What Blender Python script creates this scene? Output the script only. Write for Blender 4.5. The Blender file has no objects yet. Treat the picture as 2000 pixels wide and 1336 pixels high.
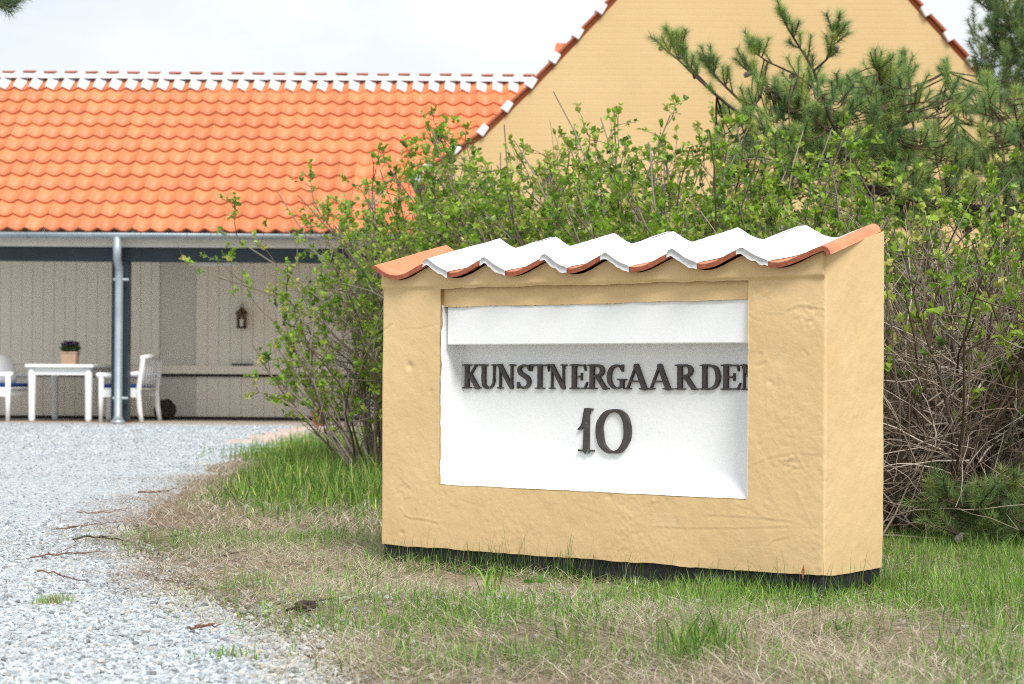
import bpy, bmesh, math, random
import numpy as np
from mathutils import Vector, Matrix

random.seed(7)
R = math.radians
scn = bpy.context.scene
COL = scn.collection

# ------------------------------------------------------------------ camera, sky, sun, exposure
F, EYE, ROLL, HOR = 3889.0, 0.59, 0.007, 741.0        # focal length in photo pixels, eye height, roll, horizon row
cam_d = bpy.data.cameras.new('camera'); cam = bpy.data.objects.new('camera', cam_d); COL.objects.link(cam)
cam_d.sensor_width = 36.0; cam_d.lens = 36.0 * F / 2000.0
cam_d.shift_y = (HOR - 668.0) / 2000.0
cam_d.clip_start = 0.05; cam_d.clip_end = 3000
cam.location = (0, 0, EYE)
cam.rotation_euler = (Matrix.Rotation(R(90), 4, 'X') @ Matrix.Rotation(ROLL, 4, 'Z')).to_euler()
cam_d.dof.use_dof = True; cam_d.dof.focus_distance = 5.85; cam_d.dof.aperture_fstop = 8.0
scn.camera = cam

world = bpy.data.worlds.new('World'); scn.world = world; world.use_nodes = True
wn, wl = world.node_tree.nodes, world.node_tree.links
wn.clear()
SUN_EL, SUN_AZ = 50.0, 162.0                           # azimuth clockwise from +Y
w_out = wn.new('ShaderNodeOutputWorld'); w_bg = wn.new('ShaderNodeBackground'); w_bg.inputs[1].default_value = 0.1
w_sky = wn.new('ShaderNodeTexSky'); w_sky.sky_type = 'NISHITA'; w_sky.sun_disc = False
w_sky.sun_elevation = R(SUN_EL); w_sky.sun_rotation = R(SUN_AZ)
w_tc = wn.new('ShaderNodeTexCoord'); w_map = wn.new('ShaderNodeMapping'); w_map.inputs['Scale'].default_value = (1, 1, 2.2)
w_no = wn.new('ShaderNodeTexNoise'); w_no.inputs['Scale'].default_value = 5.0; w_no.inputs['Detail'].default_value = 7; w_no.inputs['Roughness'].default_value = .55
w_rp = wn.new('ShaderNodeValToRGB'); w_rp.color_ramp.elements[0].position = .33; w_rp.color_ramp.elements[1].position = .55
w_rp.color_ramp.elements[0].color = (.62, .62, .62, 1)
w_no2 = wn.new('ShaderNodeTexNoise'); w_no2.inputs['Scale'].default_value = 3.2; w_no2.inputs['Detail'].default_value = 5
w_rp2 = wn.new('ShaderNodeValToRGB')
w_rp2.color_ramp.elements[0].position = .3; w_rp2.color_ramp.elements[0].color = (.80, .84, .88, 1)
w_rp2.color_ramp.elements[1].position = .62; w_rp2.color_ramp.elements[1].color = (.98, 1, 1.02, 1)
w_sc = wn.new('ShaderNodeVectorMath'); w_sc.operation = 'SCALE'; w_sc.inputs['Scale'].default_value = 8.1
w_mx = wn.new('ShaderNodeMix'); w_mx.data_type = 'RGBA'
wl.new(w_tc.outputs['Generated'], w_map.inputs[0]); wl.new(w_map.outputs[0], w_no.inputs['Vector']); wl.new(w_map.outputs[0], w_no2.inputs['Vector'])
wl.new(w_no.outputs[0], w_rp.inputs[0]); wl.new(w_no2.outputs[0], w_rp2.inputs[0]); wl.new(w_rp2.outputs[0], w_sc.inputs[0])
wl.new(w_rp.outputs[0], w_mx.inputs[0]); wl.new(w_sky.outputs[0], w_mx.inputs[6]); wl.new(w_sc.outputs[0], w_mx.inputs[7])
wl.new(w_mx.outputs[2], w_bg.inputs[0]); wl.new(w_bg.outputs[0], w_out.inputs[0])

sun_d = bpy.data.lights.new('sun', 'SUN'); sun_d.energy = 2.8; sun_d.angle = R(20); sun_d.color = (1, .97, .93)
sun = bpy.data.objects.new('sun', sun_d); COL.objects.link(sun)
sd = Vector((math.sin(R(SUN_AZ)) * math.cos(R(SUN_EL)), math.cos(R(SUN_AZ)) * math.cos(R(SUN_EL)), math.sin(R(SUN_EL))))
sun.rotation_euler = (-sd).to_track_quat('-Z', 'Y').to_euler(); sun.location = (5, -5, 12)

scn.view_settings.view_transform = 'Standard'; scn.view_settings.look = 'None'
scn.view_settings.exposure = 0.45; scn.view_settings.gamma = 1.0; scn.view_settings.use_curve_mapping = False
scn.render.engine = 'CYCLES'; scn.cycles.max_bounces = 6; scn.cycles.transparent_max_bounces = 6
scn.cycles.use_denoising = False; scn.cycles.filter_width = 1.1

# ------------------------------------------------------------------ helpers
def ray(x, y):
    dx, dy = x - 1000.0, y - HOR
    return (dx + ROLL * dy) / F, (dy - ROLL * dx) / F
def at(x, y, Y):
    k, m = ray(x, y); return np.array([k * Y, Y, EYE - m * Y])
def gnd(x, y):
    k, m = ray(x, y); Y = EYE / m; return np.array([k * Y, Y])
def to_px(X, Y, Z):
    dx, dy = X / Y * F, (EYE - Z) / Y * F
    return 1000 + dx - ROLL * dy, HOR + dy + ROLL * dx

def _hash(ix, iy, iz):
    h = (ix.astype(np.int64) * 374761393 + iy.astype(np.int64) * 668265263 + iz.astype(np.int64) * 2147483647) & 0xffffffff
    h = ((h ^ (h >> 13)) * 1274126177) & 0xffffffff
    return ((h ^ (h >> 16)) & 0xffff) / 65535.0
def noise(P, scale=1.0, octaves=1):
    """smooth value noise in -1..1 for an (N,3) array"""
    P = np.asarray(P, float) * scale
    out = np.zeros(len(P)); amp = 1.0; tot = 0
    for o in range(octaves):
        i = np.floor(P).astype(np.int64); f = P - i; f = f * f * (3 - 2 * f); v = 0
        for a in (0, 1):
            for b in (0, 1):
                for c in (0, 1):
                    w = (f[:, 0] if a else 1 - f[:, 0]) * (f[:, 1] if b else 1 - f[:, 1]) * (f[:, 2] if c else 1 - f[:, 2])
                    v = v + w * _hash(i[:, 0] + a, i[:, 1] + b, i[:, 2] + c)
        out += amp * (2 * v - 1); tot += amp; amp *= .5; P = P * 2.03 + 17.3
    return out / tot
def noise2(X, Y, scale=1.0, octaves=1):
    X = np.atleast_1d(np.asarray(X, float)); Y = np.atleast_1d(np.asarray(Y, float))
    return noise(np.stack([X, Y, np.zeros_like(X) + 3.7], 1), scale, octaves)
def nrm(v):
    return v / np.maximum(np.linalg.norm(v, axis=-1, keepdims=True), 1e-9)

def mesh_np(name, V, faces, smooth=False, tint=None):
    """faces: list of integer arrays, each (n,3) or (n,4)"""
    V = np.asarray(V, np.float32)
    me = bpy.data.meshes.new(name)
    faces = [np.asarray(f, np.int32) for f in faces if len(f)]
    nl = sum(f.size for f in faces); npoly = sum(len(f) for f in faces)
    me.vertices.add(len(V)); me.vertices.foreach_set('co', V.ravel())
    me.loops.add(nl); me.loops.foreach_set('vertex_index', np.concatenate([f.ravel() for f in faces]))
    me.polygons.add(npoly)
    sizes = np.concatenate([np.full(len(f), f.shape[1], np.int32) for f in faces])
    starts = np.concatenate([[0], np.cumsum(sizes)[:-1]]).astype(np.int32)
    me.polygons.foreach_set('loop_start', starts)
    me.polygons.foreach_set('use_smooth', np.full(npoly, bool(smooth)))
    if tint is not None:
        c = np.ones((len(V), 4), np.float32); c[:, :3] = tint
        at_ = me.attributes.new('tint', 'FLOAT_COLOR', 'POINT'); at_.data.foreach_set('color', c.ravel())
    me.update(calc_edges=True); me.validate()
    return me

def link(name, me, m, parent=None, kind=None):
    o = bpy.data.objects.new(name, me); COL.objects.link(o)
    if m is not None and me is not None and len(me.materials) == 0: me.materials.append(m)
    if parent is not None:
        o.parent = parent
        L = parent['_loc'] if '_loc' in parent.keys() else (0, 0, 0)
        o.matrix_parent_inverse = Matrix.Translation(-Vector(L))
    o['_loc'] = (0.0, 0.0, 0.0)
    if kind: o['kind'] = kind
    return o
def thing(name, label, cat, loc=(0, 0, 0), group=None):
    o = bpy.data.objects.new(name, None); COL.objects.link(o); o.location = [float(v) for v in loc]
    o.empty_display_size = .1
    o['label'] = label; o['category'] = cat; o['_loc'] = tuple(float(v) for v in loc)
    if group: o['group'] = group
    return o
def tag(o, label, cat=None, group=None, kind=None):
    o['label'] = label
    if cat: o['category'] = cat
    if group: o['group'] = group
    if kind: o['kind'] = kind
    return o

class MB:
    """collects simple solids into one mesh"""
    def __init__(s): s.bm = bmesh.new()
    def box(s, x0, x1, y0, y1, z0, z1, bev=0.0, M=None):
        r = bmesh.ops.create_cube(s.bm, size=1.0); vs = r['verts']
        for v in vs:
            v.co = Vector(((x0 + x1) / 2 + v.co.x * (x1 - x0), (y0 + y1) / 2 + v.co.y * (y1 - y0), (z0 + z1) / 2 + v.co.z * (z1 - z0)))
            if M is not None: v.co = M @ v.co
        if bev > 0:
            es = list({e for v in vs for e in v.link_edges})
            bmesh.ops.bevel(s.bm, geom=es, offset=bev, segments=2, affect='EDGES', profile=.5)
        return s
    def tube(s, pts, rad, sides=8, cap=True):
        P = np.array(pts, float)[None]; rr = np.array(rad, float) if np.ndim(rad) else np.full(len(pts), rad)
        V, Fq = tubes(P, rr[None], sides)
        vs = [s.bm.verts.new(v) for v in V]
        for q in Fq: s.bm.faces.new([vs[i] for i in q])
        if cap:
            s.bm.faces.new(vs[:sides][::-1]); s.bm.faces.new(vs[-sides:])
        return s
    def lathe(s, prof, n=20, cx=0, cy=0, cz=0):
        rings = []
        for r, z in prof:
            rings.append([s.bm.verts.new((cx + r * math.cos(2 * math.pi * i / n), cy + r * math.sin(2 * math.pi * i / n), cz + z)) for i in range(n)])
        for a, b in zip(rings, rings[1:]):
            for i in range(n): s.bm.faces.new((a[i], a[(i + 1) % n], b[(i + 1) % n], b[i]))
        s.bm.faces.new(rings[0][::-1]); s.bm.faces.new(rings[-1])
        return s
    def poly(s, pts, d0, d1, axis='y'):
        mk = (lambda p, d: (p[0], d, p[1])) if axis == 'y' else ((lambda p, d: (d, p[0], p[1])) if axis == 'x' else (lambda p, d: (p[0], p[1], d)))
        a = [s.bm.verts.new(mk(p, d0)) for p in pts]; b = [s.bm.verts.new(mk(p, d1)) for p in pts]; n = len(pts)
        s.bm.faces.new(a); s.bm.faces.new(b[::-1])
        for i in range(n): s.bm.faces.new((a[i], b[i], b[(i + 1) % n], a[(i + 1) % n]))
        return s
    def mesh(s, name, smooth=False):
        bmesh.ops.recalc_face_normals(s.bm, faces=s.bm.faces)
        me = bpy.data.meshes.new(name); s.bm.to_mesh(me); s.bm.free()
        if smooth:
            me.polygons.foreach_set('use_smooth', [True] * len(me.polygons))
        return me
    def build(s, name, m, parent=None, smooth=False, kind=None):
        return link(name, s.mesh(name, smooth), m, parent, kind)

def tubes(P, Rr, sides=3):
    M, K, _ = P.shape
    T = nrm(np.gradient(P, axis=1))
    ref = np.where(np.abs(T[..., 2:3]) < .8, np.array([0, 0, 1.0]), np.array([1.0, 0, 0]))
    N = nrm(np.cross(T, ref)); B = np.cross(T, N)
    an = np.arange(sides) * 2 * math.pi / sides
    V = P[:, :, None, :] + Rr[:, :, None, None] * (np.cos(an)[None, None, :, None] * N[:, :, None, :] + np.sin(an)[None, None, :, None] * B[:, :, None, :])
    idx = np.arange(M * K * sides).reshape(M, K, sides)
    a = idx[:, :-1, :]; b = idx[:, 1:, :]; a2 = np.roll(a, -1, 2); b2 = np.roll(b, -1, 2)
    return V.reshape(-1, 3), np.stack([a, a2, b2, b], -1).reshape(-1, 4)

# ------------------------------------------------------------------ materials
def mat(name, col, rough=.7, col2=None, nscale=8, bump=0.0, bscale=40, detail=4, spec=.35, metal=0.0, lo=.35, hi=.65):
    m = bpy.data.materials.new(name); m.use_nodes = True; n, l = m.node_tree.nodes, m.node_tree.links
    b = n['Principled BSDF']; b.inputs['Roughness'].default_value = rough; b.inputs['Metallic'].default_value = metal
    b.inputs['Specular IOR Level'].default_value = spec
    b.inputs['Base Color'].default_value = (*col, 1)
    tc = n.new('ShaderNodeTexCoord')
    if col2:
        no = n.new('ShaderNodeTexNoise'); no.inputs['Scale'].default_value = nscale; no.inputs['Detail'].default_value = detail
        rp = n.new('ShaderNodeValToRGB'); rp.color_ramp.elements[0].position = lo; rp.color_ramp.elements[1].position = hi
        rp.color_ramp.elements[0].color = (*col, 1); rp.color_ramp.elements[1].color = (*col2, 1)
        l.new(tc.outputs['Object'], no.inputs['Vector']); l.new(no.outputs[0], rp.inputs[0]); l.new(rp.outputs[0], b.inputs['Base Color'])
    if bump > 0:
        nb = n.new('ShaderNodeTexNoise'); nb.inputs['Scale'].default_value = bscale; nb.inputs['Detail'].default_value = 6
        bp = n.new('ShaderNodeBump'); bp.inputs['Strength'].default_value = 1.0; bp.inputs['Distance'].default_value = bump
        l.new(tc.outputs['Object'], nb.inputs['Vector']); l.new(nb.outputs[0], bp.inputs['Height']); l.new(bp.outputs[0], b.inputs['Normal'])
    return m
def tint_mat(name, rough=.6, trans=0.0, spec=.3, bump=0, bscale=200):
    m = bpy.data.materials.new(name); m.use_nodes = True; n, l = m.node_tree.nodes, m.node_tree.links
    b = n['Principled BSDF']; b.inputs['Roughness'].default_value = rough; b.inputs['Specular IOR Level'].default_value = spec
    a = n.new('ShaderNodeAttribute'); a.attribute_name = 'tint'; l.new(a.outputs['Color'], b.inputs['Base Color'])
    if bump:
        tc = n.new('ShaderNodeTexCoord'); nb = n.new('ShaderNodeTexNoise'); nb.inputs['Scale'].default_value = bscale
        bp = n.new('ShaderNodeBump'); bp.inputs['Distance'].default_value = bump
        l.new(tc.outputs['Object'], nb.inputs['Vector']); l.new(nb.outputs[0], bp.inputs['Height']); l.new(bp.outputs[0], b.inputs['Normal'])
    if trans:
        t = n.new('ShaderNodeBsdfTranslucent'); l.new(a.outputs['Color'], t.inputs[0])
        mx = n.new('ShaderNodeMixShader'); mx.inputs[0].default_value = trans
        l.new(b.outputs[0], mx.inputs[1]); l.new(t.outputs[0], mx.inputs[2]); l.new(mx.outputs[0], n['Material Output'].inputs[0])
    return m

M_leaf = tint_mat('rose_leaf', .45, .42, .4)
M_needle = tint_mat('pine_needle', .5, .2, .35)
M_bark = tint_mat('bark', .85, 0, .15)
M_grass = tint_mat('grass_blade', .5, .3, .35)
M_stone = tint_mat('gravel_stone', .75, 0, .3, .002, 260)
M_ochre = mat('ochre_limewash', (.665, .482, .25), .85, (.71, .522, .28), 3.0, .0007, 140, 6, .15)
M_whitepaint = mat('white_masonry_paint', (.80, .82, .83), .55, (.84, .85, .85), 2.5, .0012, 60, 4, .3)
M_whitewood = mat('white_board_paint', (.80, .82, .82), .5, (.84, .85, .84), 5, .0004, 80, 4, .35)
M_whitewash = mat('whitewashed_mortar', (.70, .71, .73), .75, (.77, .775, .785), 30, .0012, 180, 4, .2)
M_tar = mat('black_tar', (.006, .007, .008), .55, (.016, .017, .018), 20, .004, 90, 5, .4)
M_tile_s = mat('terracotta_near', (.60, .20, .09), .55, (.70, .26, .125), 9, .0006, 130, 5, .4)
M_tile_edge = mat('terracotta_edge', (.30, .085, .045), .7, (.42, .13, .065), 60, .001, 200, 5, .3)

def tile_roof_mat():
    m = mat('terracotta_roof', (.70, .205, .078), .5, (.78, .27, .115), 1.3, .0006, 60, 4, .4)
    n, l = m.node_tree.nodes, m.node_tree.links
    oi = n.new('ShaderNodeObjectInfo'); hs = n.new('ShaderNodeHueSaturation')
    mr = n.new('ShaderNodeMapRange'); mr.inputs[3].default_value = .82; mr.inputs[4].default_value = 1.1
    b = n['Principled BSDF']; src = b.inputs['Base Color'].links[0].from_socket
    l.new(oi.outputs['Random'], mr.inputs[0]); l.new(mr.outputs[0], hs.inputs['Value']); l.new(src, hs.inputs['Color']); l.new(hs.outputs[0], b.inputs['Base Color'])
    return m
M_tile_r = tile_roof_mat()

def specks(m, col, scale, lo, hi, amt=1.0, seed=0):
    """dirt and wear with a shape of its own, mixed over the base colour"""
    n, l = m.node_tree.nodes, m.node_tree.links; b = n['Principled BSDF']; src = b.inputs['Base Color'].links[0].from_socket
    tc = n.new('ShaderNodeTexCoord'); mp = n.new('ShaderNodeMapping'); mp.inputs['Location'].default_value = (seed, seed * 2.3, 0)
    no = n.new('ShaderNodeTexNoise'); no.inputs['Scale'].default_value = scale; no.inputs['Detail'].default_value = 9; no.inputs['Roughness'].default_value = .68
    rp = n.new('ShaderNodeValToRGB'); rp.color_ramp.elements[0].position = lo; rp.color_ramp.elements[1].position = hi; rp.color_ramp.elements[1].color = (amt, amt, amt, 1)
    mx = n.new('ShaderNodeMix'); mx.data_type = 'RGBA'; mx.inputs[7].default_value = (*col, 1)
    l.new(tc.outputs['Object'], mp.inputs[0]); l.new(mp.outputs[0], no.inputs['Vector']); l.new(no.outputs[0], rp.inputs[0]); l.new(rp.outputs[0], mx.inputs[0])
    l.new(src, mx.inputs[6]); l.new(mx.outputs[2], b.inputs['Base Color'])
specks(M_ochre, (.55, .37, .17), 2.2, .52, .80, .4, 1); specks(M_ochre, (.42, .28, .13), 24, .66, .74, .5, 4); specks(M_ochre, (.80, .64, .40), 5, .60, .78, .5, 8)
specks(M_whitewash, (.42, .42, .41), 16, .60, .74, .55, 2); specks(M_whitewash, (.30, .31, .29), 70, .68, .74, .6, 5)
specks(M_whitepaint, (.62, .65, .66), 7, .60, .80, .35, 3)
specks(M_tile_s, (.30, .11, .06), 22, .60, .72, .6, 6); specks(M_tile_s, (.62, .50, .40), 40, .68, .75, .5, 7)
specks(M_tile_edge, (.12, .07, .05), 45, .55, .66, .7, 9)
specks(M_tile_r, (.42, .13, .05), 1.1, .56, .78, .5, 3)
def brick_paint_mat():
    m = mat('painted_brick_gable', (.585, .42, .21), .85, (.63, .46, .24), .6, 0, 1, 5, .15)
    n, l = m.node_tree.nodes, m.node_tree.links; b = n['Principled BSDF']
    tc = n.new('ShaderNodeTexCoord'); sx = n.new('ShaderNodeSeparateXYZ'); cb = n.new('ShaderNodeCombineXYZ')
    l.new(tc.outputs['Object'], sx.inputs[0]); l.new(sx.outputs['X'], cb.inputs['X']); l.new(sx.outputs['Z'], cb.inputs['Y'])
    br = n.new('ShaderNodeTexBrick'); br.inputs['Scale'].default_value = 1.0; br.inputs['Brick Width'].default_value = .24; br.inputs['Row Height'].default_value = .067
    br.inputs['Mortar Size'].default_value = .008; br.inputs['Mortar Smooth'].default_value = .6
    br.inputs['Color1'].default_value = (1, 1, 1, 1); br.inputs['Color2'].default_value = (.7, .7, .7, 1); br.inputs['Mortar'].default_value = (0, 0, 0, 1)
    bp = n.new('ShaderNodeBump'); bp.inputs['Distance'].default_value = .0009
    l.new(cb.outputs[0], br.inputs['Vector']); l.new(br.outputs['Color'], bp.inputs['Height']); l.new(bp.outputs[0], b.inputs['Normal'])
    return m
M_gable = brick_paint_mat(); specks(M_gable, (.50, .35, .17), .9, .50, .80, .45, 2)
M_navy = mat('blue_black_timber', (.010, .022, .032), .45, (.016, .032, .045), 6, .0008, 30, 4, .4)
M_zinc = mat('zinc_sheet', (.30, .36, .40), .45, (.38, .44, .48), 4, 0, 1, 4, .5, .35)
M_board = mat('cream_board_paint', (.86, .825, .73), .6, (.88, .85, .76), 2, .0008, 30, 4, .25)
M_plain = mat('grey_cream_panel', (.66, .64, .59), .65, (.69, .67, .62), 2, 0, 1, 4, .25)  # plain strip of the back wall, greyer than the boards
M_fascia = mat('cream_fascia_paint', (.62, .60, .54), .6, (.66, .64, .58), 3, 0, 1, 4, .25)
M_white_f = mat('white_furniture_paint', (.82, .84, .86), .4, (.85, .87, .88), 6, 0, 1, 3, .4)
M_blue = mat('blue_cushion_fabric', (.012, .045, .17), .9, (.02, .06, .22), 60, .001, 300, 3, .1)
M_pillow = mat('grey_linen', (.55, .57, .58), .95, (.62, .63, .64), 40, .001, 200, 3, .1)
M_terra = mat('terracotta_pot', (.42, .15, .07), .8, (.50, .20, .10), 12, .001, 60, 4, .2)
M_wicker = mat('pale_wicker', (.36, .24, .17), .8, (.46, .32, .23), 90, .004, 120, 3, .2)
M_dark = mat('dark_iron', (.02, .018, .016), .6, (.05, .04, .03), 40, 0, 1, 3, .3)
M_twig = mat('dark_willow', (.035, .025, .02), .85, (.075, .055, .045), 50, .002, 120, 4, .15)
M_brass = mat('aged_brass', (.11, .08, .04), .5, (.17, .12, .06), 30, 0, 1, 3, .4, .6)
M_paver = mat('pale_pink_paver', (.46, .36, .31), .9, (.58, .48, .42), 5, .003, 40, 5, .15)
M_floor = mat('brown_brick_floor', (.36, .31, .26), .85, (.44, .38, .32), 2.2, .003, 30, 5, .2)
M_soil = mat('potting_soil', (.03, .022, .016), .95, (.05, .04, .03), 40, .004, 90, 4, .1)
M_ceil = mat('ceiling_boards', (.72, .69, .62), .7, (.76, .73, .66), 3, 0, 1, 3, .2)
M_cone = mat('pine_cone', (.115, .062, .035), .8, (.20, .13, .085), 60, .004, 80, 4, .2)
M_cone_grey = mat('weathered_pine_cone', (.20, .185, .17), .85, (.30, .28, .26), 60, .004, 80, 4, .2)
M_dryleaf = mat('dry_leaf', (.28, .11, .06), .8, (.38, .17, .09), 60, .001, 90, 4, .2)

def bronze():
    m = mat('patinated_bronze', (.048, .040, .040), .5, (.08, .068, .065), 30, .0008, 200, 5, .5, .25)
    n, l = m.node_tree.nodes, m.node_tree.links; b = n['Principled BSDF']
    src = b.inputs['Base Color'].links[0].from_socket
    tc = n.new('ShaderNodeTexCoord'); no = n.new('ShaderNodeTexNoise'); no.inputs['Scale'].default_value = 38; no.inputs['Detail'].default_value = 5
    rp = n.new('ShaderNodeValToRGB'); rp.color_ramp.elements[0].position = .66; rp.color_ramp.elements[1].position = .72
    mx = n.new('ShaderNodeMix'); mx.data_type = 'RGBA'; mx.inputs[7].default_value = (.12, .30, .28, 1)
    l.new(tc.outputs['Object'], no.inputs['Vector']); l.new(no.outputs[0], rp.inputs[0]); l.new(rp.outputs[0], mx.inputs[0]); l.new(src, mx.inputs[6]); l.new(mx.outputs[2], b.inputs['Base Color'])
    return m
M_bronze = bronze()

# ------------------------------------------------------------------ ground, gravel drive, paving
def ground_z(X, Y):
    X = np.atleast_1d(np.asarray(X, float)); Y = np.atleast_1d(np.asarray(Y, float))
    near = np.clip((16 - Y) / 6, 0, 1)
    z = near * (.012 * noise2(X, Y, 1.1) + .007 * noise2(X + 9, Y, 4.0))
    z += .022 * np.exp(-((X + .35) ** 2 / .25 + (Y - 5.1) ** 2 / .12))          # low hump before the sign
    rx, ry = X - .857, Y - 5.437; s_ = rx * .7986 - ry * .6018; d_ = rx * .6018 + ry * .7986     # settled strip round the sign
    e_ = np.hypot(np.maximum(np.maximum(-1.6 - s_, s_), 0), np.maximum(np.maximum(-d_, d_ - .35), 0))
    z = z * (1 - .7 * np.exp(-(e_ / .15) ** 2)) - .014 * np.exp(-(e_ / .14) ** 2)
    return z
# gravel edge: (X, Y) of the boundary between drive and verge, from far to near
GE = np.array([(-1.30, 24.0), (-1.9, 21.0), (-2.05, 18.5), (-2.07, 16.1), (-2.0, 13.5), (-1.83, 11.9), (-1.74, 10.3), (-1.58, 8.7), (-1.36, 7.1), (-1.13, 6.15), (-.98, 5.7), (-.72, 5.0), (-.50, 4.45), (-.33, 3.85), (-.15, 3.2), (.1, 2.4), (.6, 1.0), (.9, -1.0)])
def gravel_in(X, Y):
    """positive on the drive side (metres left of the edge)"""
    return np.interp(-np.asarray(Y, float), -GE[:, 1], GE[:, 0]) - np.asarray(X, float)

def build_ground():
    xs = np.concatenate([np.linspace(-400, -12, 14), np.linspace(-9, -3, 12), np.arange(-2.8, 3.6, .05), np.linspace(4, 10, 10), np.linspace(14, 400, 14)])
    ys = np.concatenate([np.linspace(-60, 1, 10), np.arange(1.5, 13, .06), np.arange(13, 30, .6), np.linspace(34, 1500, 20)])
    X, Y = np.meshgrid(xs, ys); X, Y = X.ravel(), Y.ravel()
    V = np.stack([X, Y, ground_z(X, Y)], 1); nx, ny = len(xs), len(ys)
    i = np.arange(nx * ny).reshape(ny, nx)
    return mesh_np('ground', V, [np.stack([i[:-1, :-1], i[:-1, 1:], i[1:, 1:], i[1:, :-1]], -1).reshape(-1, 4)], True)
M_ground = mat('dry_sandy_soil', (.17, .135, .095), .95, (.36, .295, .215), 22, .012, 60, 8, .1)
g = link('ground', build_ground(), M_ground); g['kind'] = 'structure'; g['label'] = 'dry sandy verge with thin worn grass'

def gravel_sheet_mat():
    m = mat('crushed_gravel', (.41, .445, .465), .85, (.54, .58, .60), 26, 0, 1, 8, .2, 0, .38, .6)
    n, l = m.node_tree.nodes, m.node_tree.links; b = n['Principled BSDF']
    tc = n.new('ShaderNodeTexCoord'); vo = n.new('ShaderNodeTexVoronoi'); vo.inputs['Scale'].default_value = 55
    bp = n.new('ShaderNodeBump'); bp.inputs['Distance'].default_value = .012; bp.invert = True
    l.new(tc.outputs['Object'], vo.inputs['Vector']); l.new(vo.outputs['Distance'], bp.inputs['Height']); l.new(bp.outputs[0], b.inputs['Normal'])
    src = b.inputs['Base Color'].links[0].from_socket
    mx = n.new('ShaderNodeMix'); mx.data_type = 'RGBA'; mx.blend_type = 'MULTIPLY'; mx.inputs[0].default_value = .55
    rp = n.new('ShaderNodeValToRGB'); rp.color_ramp.elements[0].color = (.55, .57, .6, 1); rp.color_ramp.elements[1].color = (1.25, 1.25, 1.25, 1)
    sp = n.new('ShaderNodeSeparateColor'); l.new(vo.outputs['Color'], sp.inputs[0]); l.new(sp.outputs[0], rp.inputs[0])
    l.new(src, mx.inputs[6]); l.new(rp.outputs[0], mx.inputs[7]); l.new(mx.outputs[2], b.inputs['Base Color'])
    return m
def build_drive():
    ys = np.concatenate([np.arange(1.2, 14, .07), np.arange(14, 24.75, .25)])
    edge = np.interp(-ys, -GE[:, 1], GE[:, 0]) + .05 * noise2(ys * 0, ys, 2.2, 3) * np.clip(ys / 5, .5, 3)
    ts = np.linspace(0, 1, 60) ** 1.6
    X = edge[:, None] - ts[None, :] * (edge[:, None] + 16); Y = np.repeat(ys[:, None], len(ts), 1)
    Z = ground_z(X.ravel(), Y.ravel()) + .006
    Z = Z.reshape(X.shape); Z[:, 0] -= .012
    V = np.stack([X.ravel(), Y.ravel(), Z.ravel()], 1); i = np.arange(len(V)).reshape(X.shape)
    return mesh_np('gravel_drive', V, [np.stack([i[:-1, :-1], i[1:, :-1], i[1:, 1:], i[:-1, 1:]], -1).reshape(-1, 4)], True)
M_gravel = gravel_sheet_mat()
g = link('gravel_drive', build_drive(), M_gravel); g['kind'] = 'structure'; g['label'] = 'pale blue-grey gravel drive'

pv = thing('path', 'short path of pale paving slabs with weedy joints before the arcade', None, (-1.9, 20, 0)); del pv['category']; pv['kind'] = 'structure'
slab = MB().box(-.135, .135, -.28, .28, -.03, .022, .012).mesh('paving_slab')
prs = random.Random(3)
for j in range(10):
    for i in range(5):
        X = -2.42 + i * .31 + .10 * (j % 2) + prs.uniform(-.02, .02); Y = 18.0 + j * .62 + prs.uniform(-.03, .03)
        o = link('paving_slab', slab, M_paver, pv); o.location = (X, Y, prs.uniform(-.004, .006)); o.rotation_euler = (prs.uniform(-.01, .01), prs.uniform(-.01, .01), R(8) + prs.uniform(-.05, .05))

# ------------------------------------------------------------------ sign wall
A = R(37); U2 = np.array([math.cos(A), -math.sin(A)]); N2 = np.array([math.sin(A), math.cos(A)]); P0 = np.array([.857, 5.437])
SW, ST = 1.597, .352                                   # width and thickness
def wpt(s, d, z):
    s, d, z = np.broadcast_arrays(np.asarray(s, float), np.asarray(d, float), np.asarray(z, float))
    return np.stack([P0[0] + s * U2[0] + d * N2[0], P0[1] + s * U2[1] + d * N2[1], z], -1)
def on_wall(x, y, d=0.0):
    k, m = ray(x, y); B = P0 + d * N2
    s = (k * B[1] - B[0]) / (U2[0] - k * U2[1]); return s, EYE - m * (B[1] + s * U2[1])
sign = thing('masonry_sign', 'ochre plastered wall sign with a white niche and a cap of whitewashed tiles', 'wall sign', wpt(-SW / 2, ST / 2, 0.0))

CREST = [-1.612, -1.379, -1.152, -.925, -.704, -.474, -.243, .004]      # tile joints along the eave
SLOPE = .085 / .375; OVER = .036; TLEN = .395; ZE = .958                # fall of the cap, overhang, tile length, crest height at the eave
def wave(t):                                                            # 0 at the crest, -1 in the trough
    return -(.5 - .5 * np.cos(2 * math.pi * np.clip(t, 0, 1) ** .82)) ** .72
AMP = .041
def tile_z(s, d):
    """top surface of the cap"""
    s = np.atleast_1d(np.asarray(s, float)); w = np.zeros_like(s)
    for a, b in zip(CREST, CREST[1:]):
        k = (s >= a) & (s <= b); w[k] = wave((s[k] - a) / (b - a))
    return ZE + (np.asarray(d) + OVER) * SLOPE + AMP * w

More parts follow.
